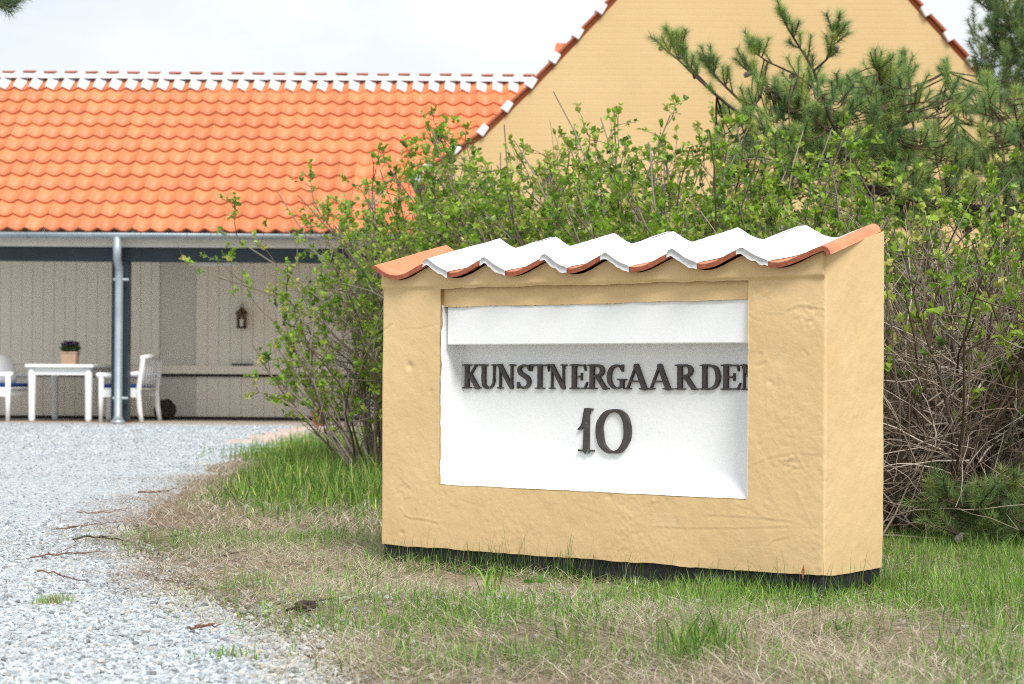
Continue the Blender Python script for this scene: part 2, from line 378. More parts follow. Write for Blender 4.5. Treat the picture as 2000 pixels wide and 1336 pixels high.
OPL, OPR, OPB, OPT = -1.355, -.245, .259, .873
def seg_dist(p, a, b):
    a, b = np.array(a), np.array(b); ab = b - a; t = np.clip(((p - a) @ ab) / (ab @ ab), 0, 1)
    return np.linalg.norm(p - (a + t[:, None] * ab), axis=1)
def build_sign_body():
    step = .0042; rc = .008
    def lin(a, b, st): return np.linspace(a, b, max(2, int(round((b - a) / st)) + 1))
    fs = np.concatenate([lin(-SW + rc, OPL, step), lin(OPL, OPR, step)[1:], lin(OPR, -rc, step)[1:]])
    pts = [(s, 0.0, 0, -1) for s in fs]
    for k in range(1, 6):
        an = k / 6 * math.pi / 2; pts.append((-rc + rc * math.sin(an), rc - rc * math.cos(an), math.sin(an), -math.cos(an)))
    pts += [(0.0, d, 1, 0) for d in lin(rc, ST - rc, .006)]
    for k in range(1, 5):
        an = k / 5 * math.pi / 2; pts.append((-rc + rc * math.cos(an), ST - rc + rc * math.sin(an), math.cos(an), math.sin(an)))
    pts += [(s, ST, 0, 1) for s in lin(-SW + rc, -rc, .04)[::-1]]
    for k in range(1, 5):
        an = k / 5 * math.pi / 2; pts.append((-SW + rc - rc * math.sin(an), ST - rc + rc * math.cos(an), -math.sin(an), math.cos(an)))
    pts += [(-SW, d, -1, 0) for d in lin(rc, ST - rc, .012)[::-1]]
    for k in range(1, 5):
        an = k / 5 * math.pi / 2; pts.append((-SW + rc - rc * math.cos(an), rc - rc * math.sin(an), -math.cos(an), -math.sin(an)))
    pts = np.array(pts); nP = len(pts); s, d, ns, nd = pts.T
    ztop = tile_z(np.clip(s, CREST[0] + .001, CREST[-1] - .001), d) - .021
    zs = np.concatenate([lin(.058, OPB, step), lin(OPB, OPT, step)[1:]]); nfix = len(zs); ntop = 14
    Z = np.zeros((nfix + ntop, nP)); Z[:nfix] = zs[:, None]
    for k in range(ntop): Z[nfix + k] = OPT + (np.maximum(ztop, OPT + .002) - OPT) * (k + 1) / ntop
    S = np.repeat(s[None], len(Z), 0); D = np.repeat(d[None], len(Z), 0)
    P = np.stack([S.ravel(), D.ravel(), Z.ravel()], 1)
    disp = .0030 * noise(P, 5.0, 2) + .0010 * noise(P, 26.0, 2) + .00045 * noise(P, 90.0, 2)
    rough = np.clip(noise(P + 5, 6.0, 2) - .18, 0, 1) * .0022 * noise(P, 120.0, 2)
    disp += rough
    fr = (np.repeat((nd < -.9)[None], len(Z), 0)).ravel()
    q = P[:, [0, 2]]
    def line(px, amp, w, side=0):
        w2 = np.array([on_wall(*p) for p in px]); nonlocal disp
        lo, hi = w2.min(0) - .03, w2.max(0) + .03
        sel = np.where(fr & (q[:, 0] > lo[0]) & (q[:, 0] < hi[0]) & (q[:, 1] > lo[1]) & (q[:, 1] < hi[1]))[0]
        dd = np.min([seg_dist(q[sel], a, b) for a, b in zip(w2, w2[1:])], 0)
        amp *= .46; disp[sel] += amp * np.exp(-(dd / w) ** 2)
        if side:
            dd2 = np.min([seg_dist(q[sel] + np.array([0, side * w * 2.2]), a, b) for a, b in zip(w2, w2[1:])], 0)
            disp[sel] -= .6 * amp * np.exp(-(dd2 / (w * 1.6)) ** 2)
    def patch(x, y, rpx, amp):
        nonlocal disp
        c = np.array(on_wall(x, y)); r = rpx * .00158
        dd = np.linalg.norm((q - c) * np.array([.8, 1]), axis=1); sel = fr & (dd < 2 * r)
        disp[sel] += np.exp(-(dd[sel] / r) ** 4) * (.65 * amp * noise(P[sel], 150.0, 2) - .0005)
    line([(747, 647), (757, 641), (765, 634)], -.006, .0026)
    line([(786, 645), (822, 643), (856, 634)], -.0022, .0024)
    line([(830, 565), (862, 559)], -.0025, .0024)
    line([(1536, 604), (1552, 597), (1570, 595), (1592, 599), (1611, 602)], .0030, .0032, 1)
    line([(1500, 611), (1530, 611), (1548, 602)], .0016, .0028, 1)
    line([(1496, 1078), (1500, 1063), (1512, 1053), (1537, 1048)], .0026, .0030, 1)
    line([(1380, 1008), (1440, 1011), (1512, 1017), (1546, 1021)], -.0020, .0026, -1)
    line([(1280, 1031), (1340, 1034), (1440, 1034), (1536, 1031)], -.0020, .0026, -1)
    line([(1440, 985), (1470, 994), (1495, 1010), (1515, 1015)], .0018, .003, 1)
    line([(1472, 905), (1500, 893), (1532, 885), (1566, 883), (1597, 886)], .0016, .0030, 1)
    line([(1532, 906), (1545, 893), (1556, 889), (1573, 920)], .0036, .0034, 1)
    line([(1556, 960), (1572, 995), (1587, 1028)], .0020, .0028, 0)
    line([(784, 992), (790, 1004), (800, 1010), (819, 1012), (836, 1014), (856, 1020)], .0030, .0032, 1)
    line([(1478, 716), (1488, 712), (1495, 708)], -.004, .0030)
    line([(1548, 727), (1580, 728), (1595, 716)], -.0018, .0024)
    line([(1465, 612), (1472, 618), (1485, 622)], .0022, .0034, 1)
    line([(900, 978), (940, 990), (960, 989)], -.0014, .0026)
    line([(1130, 985), (1160, 996), (1170, 1000)], .0015, .0028, 1)
    for px in [((1578, 617), 24, .0040), ((1545, 906), 18, .004), ((793, 958), 22, .0035), ((1500, 560), 30, .003), ((840, 1003), 10, .003), ((1480, 690), 10, .003), ((1575, 690), 9, .004), ((1000, 1050), 60, .0014), ((1250, 1050), 70, .0014)]:
        patch(px[0][0], px[0][1], px[1], px[2])
    for (x, y, r, a) in [(800, 715, 8, -.006), (785, 1040, 5, -.003), (1190, 970, 5, -.003), (1275, 978, 4, .003)]:
        c = np.array(on_wall(x, y)); dd = np.linalg.norm(q - c, axis=1); sel = fr & (dd < .04); disp[sel] += a * np.exp(-(dd[sel] / (r * .0015)) ** 2)
    dr = random.Random(11)
    for k in range(60):
        c = np.array((dr.uniform(-SW, 0), dr.uniform(.08, .88))); rr = dr.uniform(.003, .008); dd = np.linalg.norm(q - c, axis=1); sel = fr & (dd < .04)
        disp[sel] += dr.choice((-1, -1, 1)) * dr.uniform(.0008, .0022) * np.exp(-(dd[sel] / rr) ** 2)
    # swelling mortar under the eave, with a ragged lower lip
    lip = np.clip((P[:, 2] - OPT + .002) / .012, 0, 1)
    disp += np.where(fr, .010 * lip * (1 + .6 * noise(P, 14.0, 2)), 0)
    # worn edges round the opening and the foot
    wav = .0020 * noise(P * np.array([1, 1, 1.0]) + 31, 22.0, 2)
    near = lambda v, c: np.exp(-((v - c) / .012) ** 2)
    inx = fr & (q[:, 0] > OPL - .05) & (q[:, 0] < OPR + .05); inz = fr & (q[:, 1] > OPB - .05) & (q[:, 1] < OPT + .05)
    q2 = q.copy()
    q2[:, 0] += np.where(inz, wav * (near(q[:, 0], OPL) + near(q[:, 0], OPR)), 0)
    q2[:, 1] += np.where(inx, wav * (near(q[:, 1], OPB) + 1.6 * near(q[:, 1], OPT)), 0)
    q2[:, 1] += .006 * noise(P + 77, 12.0, 3) * near(P[:, 2], .058)
    V = wpt(q2[:, 0] + disp * np.tile(ns, len(Z)), P[:, 1] + disp * np.tile(nd, len(Z)), q2[:, 1])
    idx = np.arange(len(V)).reshape(len(Z), nP)
    a = idx[:-1]; b = np.roll(idx, -1, 1)[:-1]; c = np.roll(idx, -1, 1)[1:]; e = idx[1:]
    Q = np.stack([a, b, c, e], -1).reshape(-1, 4)
    sm = (np.roll(S, -1, 1)[:-1] + S[:-1]) / 2; zm = np.zeros_like(sm); zm[:nfix - 1] = (zs[:-1] + zs[1:])[:, None] / 2; zm[nfix - 1:] = 9
    inside = (sm > OPL) & (sm < OPR) & (zm > OPB) & (zm < OPT) & (np.repeat((nd < -.9)[None], len(zm), 0)) 
    Q = Q[~inside.ravel()]
    # reveal: push a copy of the opening's rim inwards
    jl = int(np.argmin(np.abs(s[:len(fs)] - OPL))); jr = int(np.argmin(np.abs(s[:len(fs)] - OPR)))
    kb = int(np.argmin(np.abs(zs - OPB))); kt = int(np.argmin(np.abs(zs - OPT)))
    rim = [idx[kb, j] for j in range(jl, jr + 1)] + [idx[k, jr] for k in range(kb + 1, kt + 1)] + [idx[kt, j] for j in range(jr - 1, jl - 1, -1)] + [idx[k, jl] for k in range(kt - 1, kb, -1)]
    rim = np.array(rim); inn = np.arange(len(rim)) + len(V)
    ctr = wpt((OPL + OPR) / 2, 0.0, (OPB + OPT) / 2); Vi = V[rim] + np.array([N2[0], N2[1], 0]) * .125
    ls = (V[rim] - ctr) @ np.array([U2[0], U2[1], 0]); Vi += (np.sign(ls) * (np.abs(ls) > (OPR - OPL) / 2 - .02) * .02)[:, None] * np.array([U2[0], U2[1], 0]); Vi[:, 2] += np.where(np.abs(V[rim][:, 2] - OPB) < .02, -.02, 0)
    RQ = np.stack([rim, inn, np.roll(inn, -1), np.roll(rim, -1)], -1)
    # flat top under the tiles
    V = np.concatenate([V, Vi]); top = idx[-1]
    return mesh_np('body', V, [Q, RQ], True)
body = link('body', build_sign_body(), M_ochre, sign)

# black foot
def plinth():
    m = MB(); n = 90; vs = []
    per = [(-SW + .008 + (SW - .016) * i / n, .007) for i in range(n + 1)] + [(-.006, .007 + (ST - .014) * i / 24) for i in range(1, 25)] + [(-.006 - (SW - .016) * i / 20, ST - .007) for i in range(1, 21)] + [(-SW + .008, ST - .007 - (ST - .014) * i / 10) for i in range(1, 10)]
    per = np.array(per); rows = []
    for z in (-.08, .0, .02, .04, .062):
        P = np.stack([per[:, 0], per[:, 1], np.full(len(per), z)], 1)
        rows.append(wpt(per[:, 0], per[:, 1] + .004 * noise(P, 30, 2), z + (.004 * noise(P, 40, 2) if z > .05 else 0)))
    V = np.concatenate(rows); k = len(per); idx = np.arange(len(V)).reshape(5, k)
    a, e = idx[:-1], idx[1:]; return mesh_np('plinth', V, [np.stack([a, np.roll(a, -1, 1), np.roll(e, -1, 1), e], -1).reshape(-1, 4)], True)
link('plinth', plinth(), M_tar, sign)

MW = Matrix(((U2[0], N2[0], 0, P0[0]), (U2[1], N2[1], 0, P0[1]), (0, 0, 1, 0), (0, 0, 0, 1)))     # wall frame: x along, y inwards, z up
# white niche: back, left and right reveal, sloping sill
def niche():
    g_ = -.0010; PD = .108
    sx = np.linspace(OPL + g_, OPR - g_, 160); path = []      # section front sill -> back
    prof = [(.0025, OPB - .0005), (.03, OPB + .018), (.06, OPB + .034), (.095, OPB + .052), (PD - .002, OPB + .060), (PD, OPB + .072)] + [(PD, z) for z in np.linspace(OPB + .09, OPT - .02, 70)]
    S, K = np.meshgrid(sx, np.arange(len(prof))); prof = np.array(prof)
    D = prof[K][..., 0]; Z = prof[K][..., 1]; P = np.stack([S.ravel(), D.ravel(), Z.ravel()], 1)
    dn = .0012 * noise(P, 9, 2) + .0004 * noise(P, 60, 2)
    V = wpt(S.ravel(), D.ravel() + dn, Z.ravel() + dn); i = np.arange(len(V)).reshape(S.shape)
    Q = [np.stack([i[:-1, :-1], i[:-1, 1:], i[1:, 1:], i[1:, :-1]], -1).reshape(-1, 4)]; n0 = len(V); Vs = [V]
    for sgn, s0 in ((1, OPL + g_), (-1, OPR - g_)):
        ds = np.linspace(.0025, PD + .002, 14); zz = np.linspace(OPB, .822, 60); Dm, Zm = np.meshgrid(ds, zz)
        P = np.stack([np.full(Dm.size, s0), Dm.ravel(), Zm.ravel()], 1); w = .0014 * noise(P, 14, 2) + .001 * noise(P, 40, 2)
        # the inner corner is a soft fillet
        fil = .010 * np.clip((Dm.ravel() - PD + .03) / .03, 0, 1) ** 2
        V = wpt(s0 + sgn * (fil + np.abs(w) * .8), Dm.ravel(), Zm.ravel()); i = np.arange(len(V)).reshape(Dm.shape) + n0
        q = np.stack([i[:-1, :-1], i[:-1, 1:], i[1:, 1:], i[1:, :-1]], -1).reshape(-1, 4)
        Q.append(q if sgn > 0 else q[:, ::-1]); Vs.append(V); n0 += len(V)
    return mesh_np('niche', np.concatenate(Vs), Q, True)
nic = link('niche', niche(), M_whitepaint, sign)
lb = MB().box(OPL + .010, OPR - .001, .021, .115, .697, .828, .003, MW)
lb.build('beam', M_whitewood, sign)
def lintel():
    sx = np.linspace(OPL - .002, OPR + .002, 220); zz = np.linspace(.806, OPT + .01, 22); S, Z = np.meshgrid(sx, zz)
    edge = .0035 * noise2(sx, sx * 0, 14, 3)
    Z[0] = .815 + edge + .004 * (sx - OPL); Z[1] = Z[0] + .0015
    Z = np.maximum(Z, Z[0])
    P = np.stack([S.ravel(), S.ravel() * 0, Z.ravel()], 1)
    D = .016 + .004 * noise(P, 6, 2) + .001 * noise(P, 50, 2); D = D.reshape(S.shape); D[0] += .006
    V = wpt(S.ravel(), D.ravel(), Z.ravel()); i = np.arange(len(V)).reshape(S.shape)
    return mesh_np('lintel', V, [np.stack([i[:-1, :-1], i[:-1, 1:], i[1:, 1:], i[1:, :-1]], -1).reshape(-1, 4)], True)
link('lintel', lintel(), M_ochre, sign)

# ---- letters: each a union of strokes, contoured from a distance field
def box_f(X, Y, x0, y0, x1, y1):
    dx = np.abs(X - (x0 + x1) / 2) - (x1 - x0) / 2; dy = np.abs(Y - (y0 + y1) / 2) - (y1 - y0) / 2
    return np.hypot(np.maximum(dx, 0), np.maximum(dy, 0)) + np.minimum(np.maximum(dx, dy), 0)
def stroke_f(X, Y, pts, rad):
    out = np.full(X.shape, 9.0)
    for (a, b, r0, r1) in zip(pts, pts[1:], rad, rad[1:]):
        ax, ay = a; bx, by = b; L = (bx - ax) ** 2 + (by - ay) ** 2
        t = np.clip(((X - ax) * (bx - ax) + (Y - ay) * (by - ay)) / L, 0, 1)
        out = np.minimum(out, np.hypot(X - ax - t * (bx - ax), Y - ay - t * (by - ay)) - (r0 + t * (r1 - r0)))
    return out
def spline(pts, rad, n=6):
    p = np.array(pts, float); q = np.concatenate([[2 * p[0] - p[1]], p, [2 * p[-1] - p[-2]]]); o, rr = [], []
    for i in range(len(p) - 1):
        a, b, c, d = q[i:i + 4]
        for k in range(n):
            t = k / n; o.append(.5 * ((2 * b) + (c - a) * t + (2 * a - 5 * b + 4 * c - d) * t * t + (3 * b - a - 3 * c + d) * t ** 3)); rr.append(rad[i] + (rad[i + 1] - rad[i]) * t)
    o.append(p[-1]); rr.append(rad[-1]); return o, rr
B_ = lambda *a: ('b', a)
L_ = lambda p, r: ('l', p, r if isinstance(r, (list, tuple)) else [r] * len(p))
C_ = lambda p, r: ('c', p, r)
G = {
 'K': (.86, [B_(.12, 0, .30, 1), B_(0, 0, .42, .055), B_(0, .945, .42, 1), L_([(.28, .42), (.64, .96)], .038), B_(.50, .945, .82, 1), L_([(.37, .56), (.71, .04)], .088), B_(.52, 0, .88, .055)]),
 'U': (.82, [B_(.09, .3, .27, 1), B_(-.01, .945, .37, 1), C_([(.18, .32), (.20, .16), (.30, .05), (.43, .035), (.57, .09), (.65, .22), (.67, .36)], [.09, .088, .07, .05, .045, .04, .04]), B_(.63, .3, .71, 1), B_(.53, .945, .82, 1)]),
 'N': (.84, [B_(.09, 0, .17, 1), B_(-.01, 0, .28, .055), B_(-.03, .945, .22, 1), L_([(.13, .93), (.66, .06)], .088), B_(.63, 0, .71, 1), B_(.53, .945, .83, 1)]),
 'S': (.66, [C_([(.57, .80), (.49, .92), (.34, .96), (.19, .90), (.13, .77), (.20, .63), (.38, .52), (.54, .39), (.57, .22), (.47, .08), (.31, .04), (.16, .09), (.08, .23)], [.035, .04, .045, .06, .075, .088, .095, .09, .078, .06, .045, .04, .035]), B_(.55, .72, .61, 1), B_(.04, 0, .10, .28)]),
 'T': (.80, [B_(.30, 0, .48, 1), B_(.18, 0, .60, .055), B_(.02, .935, .76, 1), L_([(.04, .97), (.02, .76)], [.04, .02]), L_([(.74, .97), (.77, .76)], [.04, .02])]),
 'E': (.76, [B_(.10, 0, .28, 1), B_(0, 0, .4, .055), B_(0, .945, .4, 1), B_(.10, .935, .64, 1), L_([(.62, .965), (.66, .75)], [.035, .022]), B_(.26, .475, .50, .535), L_([(.50, .37), (.50, .64)], .026), B_(.10, 0, .66, .065), L_([(.64, .035), (.73, .27)], [.04, .022])]),
 'R': (.86, [B_(.10, 0, .28, 1), B_(0, 0, .4, .055), B_(0, .945, .4, 1), C_([(.26, .965), (.42, .96), (.55, .89), (.60, .75), (.55, .61), (.42, .53), (.26, .52)], [.034, .045, .075, .09, .075, .045, .034]), L_([(.40, .52), (.70, .05)], .083), B_(.62, 0, .88, .055)]),
 'G': (.84, [C_([(.66, .77), (.58, .91), (.44, .96), (.27, .89), (.16, .70), (.13, .49), (.17, .27), (.29, .10), (.46, .04), (.62, .10)], [.035, .04, .045, .065, .085, .092, .085, .065, .045, .04]), B_(.58, .05, .75, .41), B_(.46, .37, .85, .425), B_(.655, .70, .715, 1)]),
 'A': (.90, [L_([(.12, .02), (.43, .97)], .036), L_([(.43, .95), (.73, .04)], .088), B_(.22, .29, .62, .355), B_(-.02, 0, .27, .055), B_(.54, 0, .92, .055)]),
 'D': (.86, [B_(.10, 0, .28, 1), B_(0, 0, .35, .055), B_(0, .945, .35, 1), C_([(.26, .965), (.46, .95), (.64, .83), (.72, .52), (.65, .20), (.47, .05), (.26, .035)], [.034, .05, .075, .092, .075, .05, .034])]),
 '1': (.62, [L_([(.33, .05), (.35, .9)], [.105, .085]), B_(.25, .86, .45, 1), B_(.38, .94, .56, 1), C_([(.30, .86), (.26, .70), (.18, .57), (.04, .51)], [.07, .07, .055, .02]), B_(.05, 0, .62, .06)]),
 '0': (.86, [C_([(.44, .965), (.24, .88), (.12, .66), (.11, .46), (.16, .22), (.29, .07), (.44, .035), (.61, .09), (.75, .32), (.77, .54), (.72, .78), (.60, .92), (.44, .965)], [.035, .06, .085, .092, .085, .06, .035, .06, .085, .092, .085, .06, .035])]),
}
def contours(Fv, xs, ys):
    nx, ny = len(xs), len(ys); segs = {}
    ins = Fv < 0
    def ex(i, j):
        t = Fv[j, i] / (Fv[j, i] - Fv[j, i + 1]); return (xs[i] + t * (xs[i + 1] - xs[i]), ys[j])
    def ey(i, j):
        t = Fv[j, i] / (Fv[j, i] - Fv[j + 1, i]); return (xs[i], ys[j] + t * (ys[j + 1] - ys[j]))
    cells = ins[:-1, :-1].astype(int) + 2 * ins[:-1, 1:] + 4 * ins[1:, 1:] + 8 * ins[1:, :-1]
    tab = {1: [(3, 0)], 2: [(0, 1)], 3: [(3, 1)], 4: [(1, 2)], 5: [(3, 2), (1, 0)], 6: [(0, 2)], 7: [(3, 2)], 8: [(2, 3)], 9: [(2, 0)], 10: [(0, 3), (2, 1)], 11: [(2, 1)], 12: [(1, 3)], 13: [(1, 0)], 14: [(0, 3)]}
    nxt = {}; pos = {}
    for j, i in zip(*np.where((cells > 0) & (cells < 15))):
        E = [('x', i, j), ('y', i + 1, j), ('x', i, j + 1), ('y', i, j)]
        for a, b in tab[int(cells[j, i])]:
            nxt[E[a]] = E[b]
            for e in (E[a], E[b]):
                if e not in pos: pos[e] = ex(e[1], e[2]) if e[0] == 'x' else ey(e[1], e[2])
    loops = []
    while nxt:
        k0, k = next(iter(nxt.items())); lp = [k0]; del nxt[k0]
        while k != k0 and k in nxt: lp.append(k); k = nxt.pop(k)
        loops.append([pos[e] for e in lp])
    return loops
def simplify(lp, eps):
    p = np.array(lp); keep = np.zeros(len(p), bool)
    i1 = int(np.argmax(np.linalg.norm(p - p[0], axis=1))); keep[[0, i1]] = True; st = [(0, i1), (i1, len(p))]
    q = np.concatenate([p, p[:1]])
    while st:
        a, b = st.pop()
        if b - a < 2: continue
        d = seg_dist(q[a + 1:b], q[a], q[b] + 1e-9); k = int(np.argmax(d))
        if d[k] > eps: keep[(a + 1 + k) % len(p)] = True; st += [(a, a + 1 + k), (a + 1 + k, b)]
    return p[keep]
def letter_mesh(ch, w, h, depth=.009, seed=0):
    wd, parts = G[ch]; n = 110
    ys = np.linspace(-.06, 1.06, n); xs = np.linspace(-.1, wd + .12, int(n * (wd + .22) / 1.12))
    X, Y = np.meshgrid(xs, ys); Fv = np.full(X.shape, 9.0)
    for p in parts:
        f_ = box_f(X, Y, *p[1]) if p[0] == 'b' else stroke_f(X, Y, *((p[1], p[2]) if p[0] == 'l' else spline(p[1], p[2])))
        hh = np.clip(.5 + .5 * (Fv - f_) / .035, 0, 1); Fv = Fv * (1 - hh) + f_ * hh - .035 * hh * (1 - hh)     # soft union
    Fv += .014 + .006 * noise2(X.ravel() + seed * 7, Y.ravel(), 9, 2).reshape(X.shape)
    cu = bpy.data.curves.new('letter', 'CURVE'); cu.dimensions = '2D'; cu.fill_mode = 'BOTH'; cu.extrude = depth / 2; cu.bevel_depth = .0009; cu.bevel_resolution = 1
    for lp in contours(Fv, xs, ys):
        if len(lp) < 8: continue
        q = simplify(lp, .0035); sp = cu.splines.new('POLY'); sp.points.add(len(q) - 1); sp.use_cyclic_u = True
        for pt, (x, y) in zip(sp.points, q): pt.co = (x * w / wd, y * h, 0, 1)
    ob = bpy.data.objects.new('letter_tmp', cu); COL.objects.link(ob)
    dg = bpy.context.evaluated_depsgraph_get(); me = bpy.data.meshes.new_from_object(ob.evaluated_get(dg)); me.name = 'letter'
    bpy.data.objects.remove(ob); me.materials.clear(); return me
def put_letter(ch, x0, x1, y0, y1, k, name):
    """pixel box of the letter on the niche's back"""
    s0, zb = on_wall(x0, y0, .100); s1, _ = on_wall(x1, y0, .100); _, zt = on_wall(x0, y1, .100)
    me = letter_mesh(ch, s1 - s0, zt - zb, seed=k)
    o = link(name, me, M_bronze, nic)
    M = Matrix(((U2[0], 0, -N2[0], 0), (U2[1], 0, -N2[1], 0), (0, 1, 0, 0), (0, 0, 0, 1)))
    p = wpt(s0, .1035, zb); o.matrix_basis = Matrix.Translation(Vector(p)) @ M
    return o
word = [('K', 480, 573), ('U', 570, 658), ('N', 660, 752), ('S', 757, 832), ('T', 832, 926), ('N', 926, 1018), ('E', 1031, 1124), ('R', 1122, 1232), ('G', 1218, 1322), ('A', 1311, 1440), ('A', 1431, 1562), ('R', 1572, 1690), ('D', 1700, 1813), ('E', 1808, 1913), ('N', 1911, 2022)]
for k, (ch, a, b) in enumerate(word):
    x0, x1 = 720 + a / 2.632, 720 + b / 2.632; t = (x0 - 900) / 560
    put_letter(ch, x0, x1, 758.5 + 3 * t, 711.5 + .5 * t, k, 'letter')
put_letter('1', 1126, 1160, 882, 796.5, 31, 'digit'); put_letter('0', 1161, 1232, 885, 797.5, 32, 'digit')

# ---- cap tiles
def cap_tile(k):
    a, b = CREST[k], CREST[k + 1]; last = k == len(CREST) - 2
    ts = np.linspace(-.035 if k else 0.0, 1.0, 26); s_ = a + ts * (b - a); w = wave(np.clip(ts, 0, 1)) * AMP
    w[ts < 0] = -.004
    if k == 0:                                         # rolled rim at the free left edge
        m_ = ts < .07; w[m_] -= .010 * (1 - ts[m_] / .07) ** 2
    if last:                                           # the free right roll curls over the edge of the wall
        s2 = b + np.array([.010, .018, .024, .027]); s_ = np.concatenate([s_, s2]); w = np.concatenate([w, [-.002, -.007, -.014, -.024]])
    lift = .003 * (k % 2)
    ds = np.linspace(-OVER, -OVER + TLEN, 12); th = .0135
    S, D = np.meshgrid(s_, ds); W = np.repeat(w[None], len(ds), 0)
    top = ZE + (D + OVER) * SLOPE + W + lift
    P = np.stack([S.ravel(), D.ravel(), top.ravel()], 1); nz = (.0016 * noise(P + k, 18, 2) + .0004 * noise(P, 120)).reshape(S.shape)
    D2 = D + (.004 * noise2(s_ + k * 3, s_ * 0, 25, 2))[None] * np.exp(-((D + OVER) / .02) ** 2)
    slope_w = np.gradient(w, s_); cosw = 1 / np.sqrt(1 + slope_w ** 2)
    sh = (-.022 - (.026 if last else 0) * np.clip((S - b + .06) / .06, 0, 1)) * np.clip((D + OVER) / TLEN, 0, 1); S = S + sh
    Vt = wpt(S.ravel(), D2.ravel(), (top + nz).ravel())
    Sb = S + (slope_w * cosw * th)[None]; Vb = wpt(Sb.ravel(), (D2 + .002).ravel(), (top + nz - (cosw * th)[None]).ravel())
    nT, nS = S.shape; i = np.arange(nT * nS).reshape(nT, nS); j = i + nT * nS
    q = lambda m: np.stack([m[:-1, :-1], m[:-1, 1:], m[1:, 1:], m[1:, :-1]], -1).reshape(-1, 4)
    e = lambda r0, r1: np.stack([r0[:-1], r1[:-1], r1[1:], r0[1:]], -1)
    me = mesh_np('roof_tile', np.concatenate([Vt, Vb]), [q(i), q(j)[:, ::-1], e(j[0], i[0]), e(i[-1], j[-1]), e(i[:, 0], j[:, 0]), e(j[:, -1], i[:, -1])], True)
    me.materials.append(M_tile_s); me.materials.append(M_tile_edge)
    mi = np.zeros(len(me.polygons), np.int32); nq = (nT - 1) * (nS - 1); mi[nq:] = 1; me.polygons.foreach_set('material_index', mi)
    sm = np.ones(len(me.polygons), bool); sm[2 * nq:] = False; me.polygons.foreach_set('use_smooth', sm)
    o = link('roof_tile', me, None, sign)
    if k >= 1:                                         # whitewash over the roll and most of the pan
        n2 = 30; td = np.linspace(0, 1, 16)
        end = np.clip(.36 + .62 * np.clip((td - .10) / .62, 0, 1), 0, .985) + .012 * noise2(td * 3, td * 0 + k, 4, 2)
        if last: end = np.clip(.34 + .58 * np.clip((td - .10) / .55, 0, 1), 0, .93) + .01 * noise2(td * 3, td * 0 + k, 4, 2)
        st = -.06 - .02 * np.clip(1 - td * 4, 0, 1)
        TT = st + (end[:, None] - st) * np.linspace(0, 1, n2)[None] if np.ndim(st) == 0 else st[:, None] + (end - st)[:, None] * np.linspace(0, 1, n2)[None]
        DD = -OVER - .0045 + td * (TLEN + .006); DD = np.repeat(DD[:, None], n2, 1)
        SS = a + TT * (b - a); WW = np.where(TT < 0, wave(np.clip(1 + TT, 0, 1)), wave(np.clip(TT, 0, 1))) * AMP
        ZZ = ZE + (DD + OVER) * SLOPE + WW + lift
        P = np.stack([SS.ravel(), DD.ravel(), ZZ.ravel()], 1)
        thick = .0056 + .0016 * noise(P + 3, 30, 2).reshape(SS.shape)
        thick = thick * np.clip(np.linspace(0, 1, n2)[None] * 14, .4, 1) * np.clip((1 - np.linspace(0, 1, n2)[None]) * 14, .35, 1)
        dfr = .004 * noise2(SS[0] + k, SS[0] * 0, 40, 2); DD = DD + dfr[None] * np.exp(-((DD + OVER) / .02) ** 2)
        SS = SS - .022 * td[:, None]
        Vt = wpt(SS.ravel(), DD.ravel(), (ZZ + thick).ravel()); i = np.arange(SS.size).reshape(SS.shape)
        # ragged front skirt over the tile's cut end
        skirt = .0135 + .006 * noise2(SS[0] + k * 5, SS[0] * 0, 60, 2)
        Vs = wpt(SS[0], DD[0] - .001, ZZ[0] - skirt); j = np.arange(n2) + SS.size
        me = mesh_np('whitewash', np.concatenate([Vt, Vs]), [q(i), e(j, i[0])], True)
        link('whitewash', me, M_whitewash, o)
for k in range(7): cap_tile(k)

# ------------------------------------------------------------------ arcade building behind the drive
arc = thing('arcade', 'long open arcade with orange pantile roof and white boarded back wall', 'building', (-4.9, 26.5, 0))
XL, XR = -8.2, -0.95
EY, EZ = 24.75, 2.42; RY, RZ = 28.0, 4.80             # eave and ridge
rs = math.hypot(RY - EY, RZ - EZ); pitch_a = math.atan2(RZ - EZ, RY - EY)
TP = .2225                                             # tile pitch
def small_tile(cols=8):
    t = np.linspace(0, 1, cols + 1); x = t * TP; w = -.050 * (.5 - .5 * np.cos(2 * math.pi * t)) ** .62
    L = .40; th = .028
    top0 = np.stack([x, np.zeros_like(x), w + .028], 1); top1 = np.stack([x, np.full_like(x, L), w], 1); bot0 = top0 - np.array([0, -.001, th])
    V = np.concatenate([top0, top1, bot0]); n = cols + 1; a = np.arange(n); q = lambda r0, r1: np.stack([r0[:-1], r0[1:], r1[1:], r1[:-1]], -1)
    me = mesh_np('roof_tile', V, [q(a, a + n), q(a + 2 * n, a)], True)
    me.materials.append(M_tile_r); me.materials.append(M_tile_edge)
    mi = np.zeros(2 * cols, np.int32); mi[cols:] = 1; me.polygons.foreach_set('material_index', mi)
    sm = np.ones(2 * cols, bool); sm[cols:] = False; me.polygons.foreach_set('use_smooth', sm)
    return me, V
tile_me, tile_V = small_tile()
NR = 12; course = (rs - .02) / NR
Mroof = Matrix.Rotation(pitch_a, 4, 'X')
roof = MB().poly([(EY + .08, EZ - .045), (RY, RZ - .05), (2 * RY - EY, EZ - .045), (2 * RY - EY, EZ - .14), (RY, RZ - .15), (EY + .08, EZ - .14)], XL - 3, XR + .5, 'x').build('roof', M_fascia, arc)
tiles = []
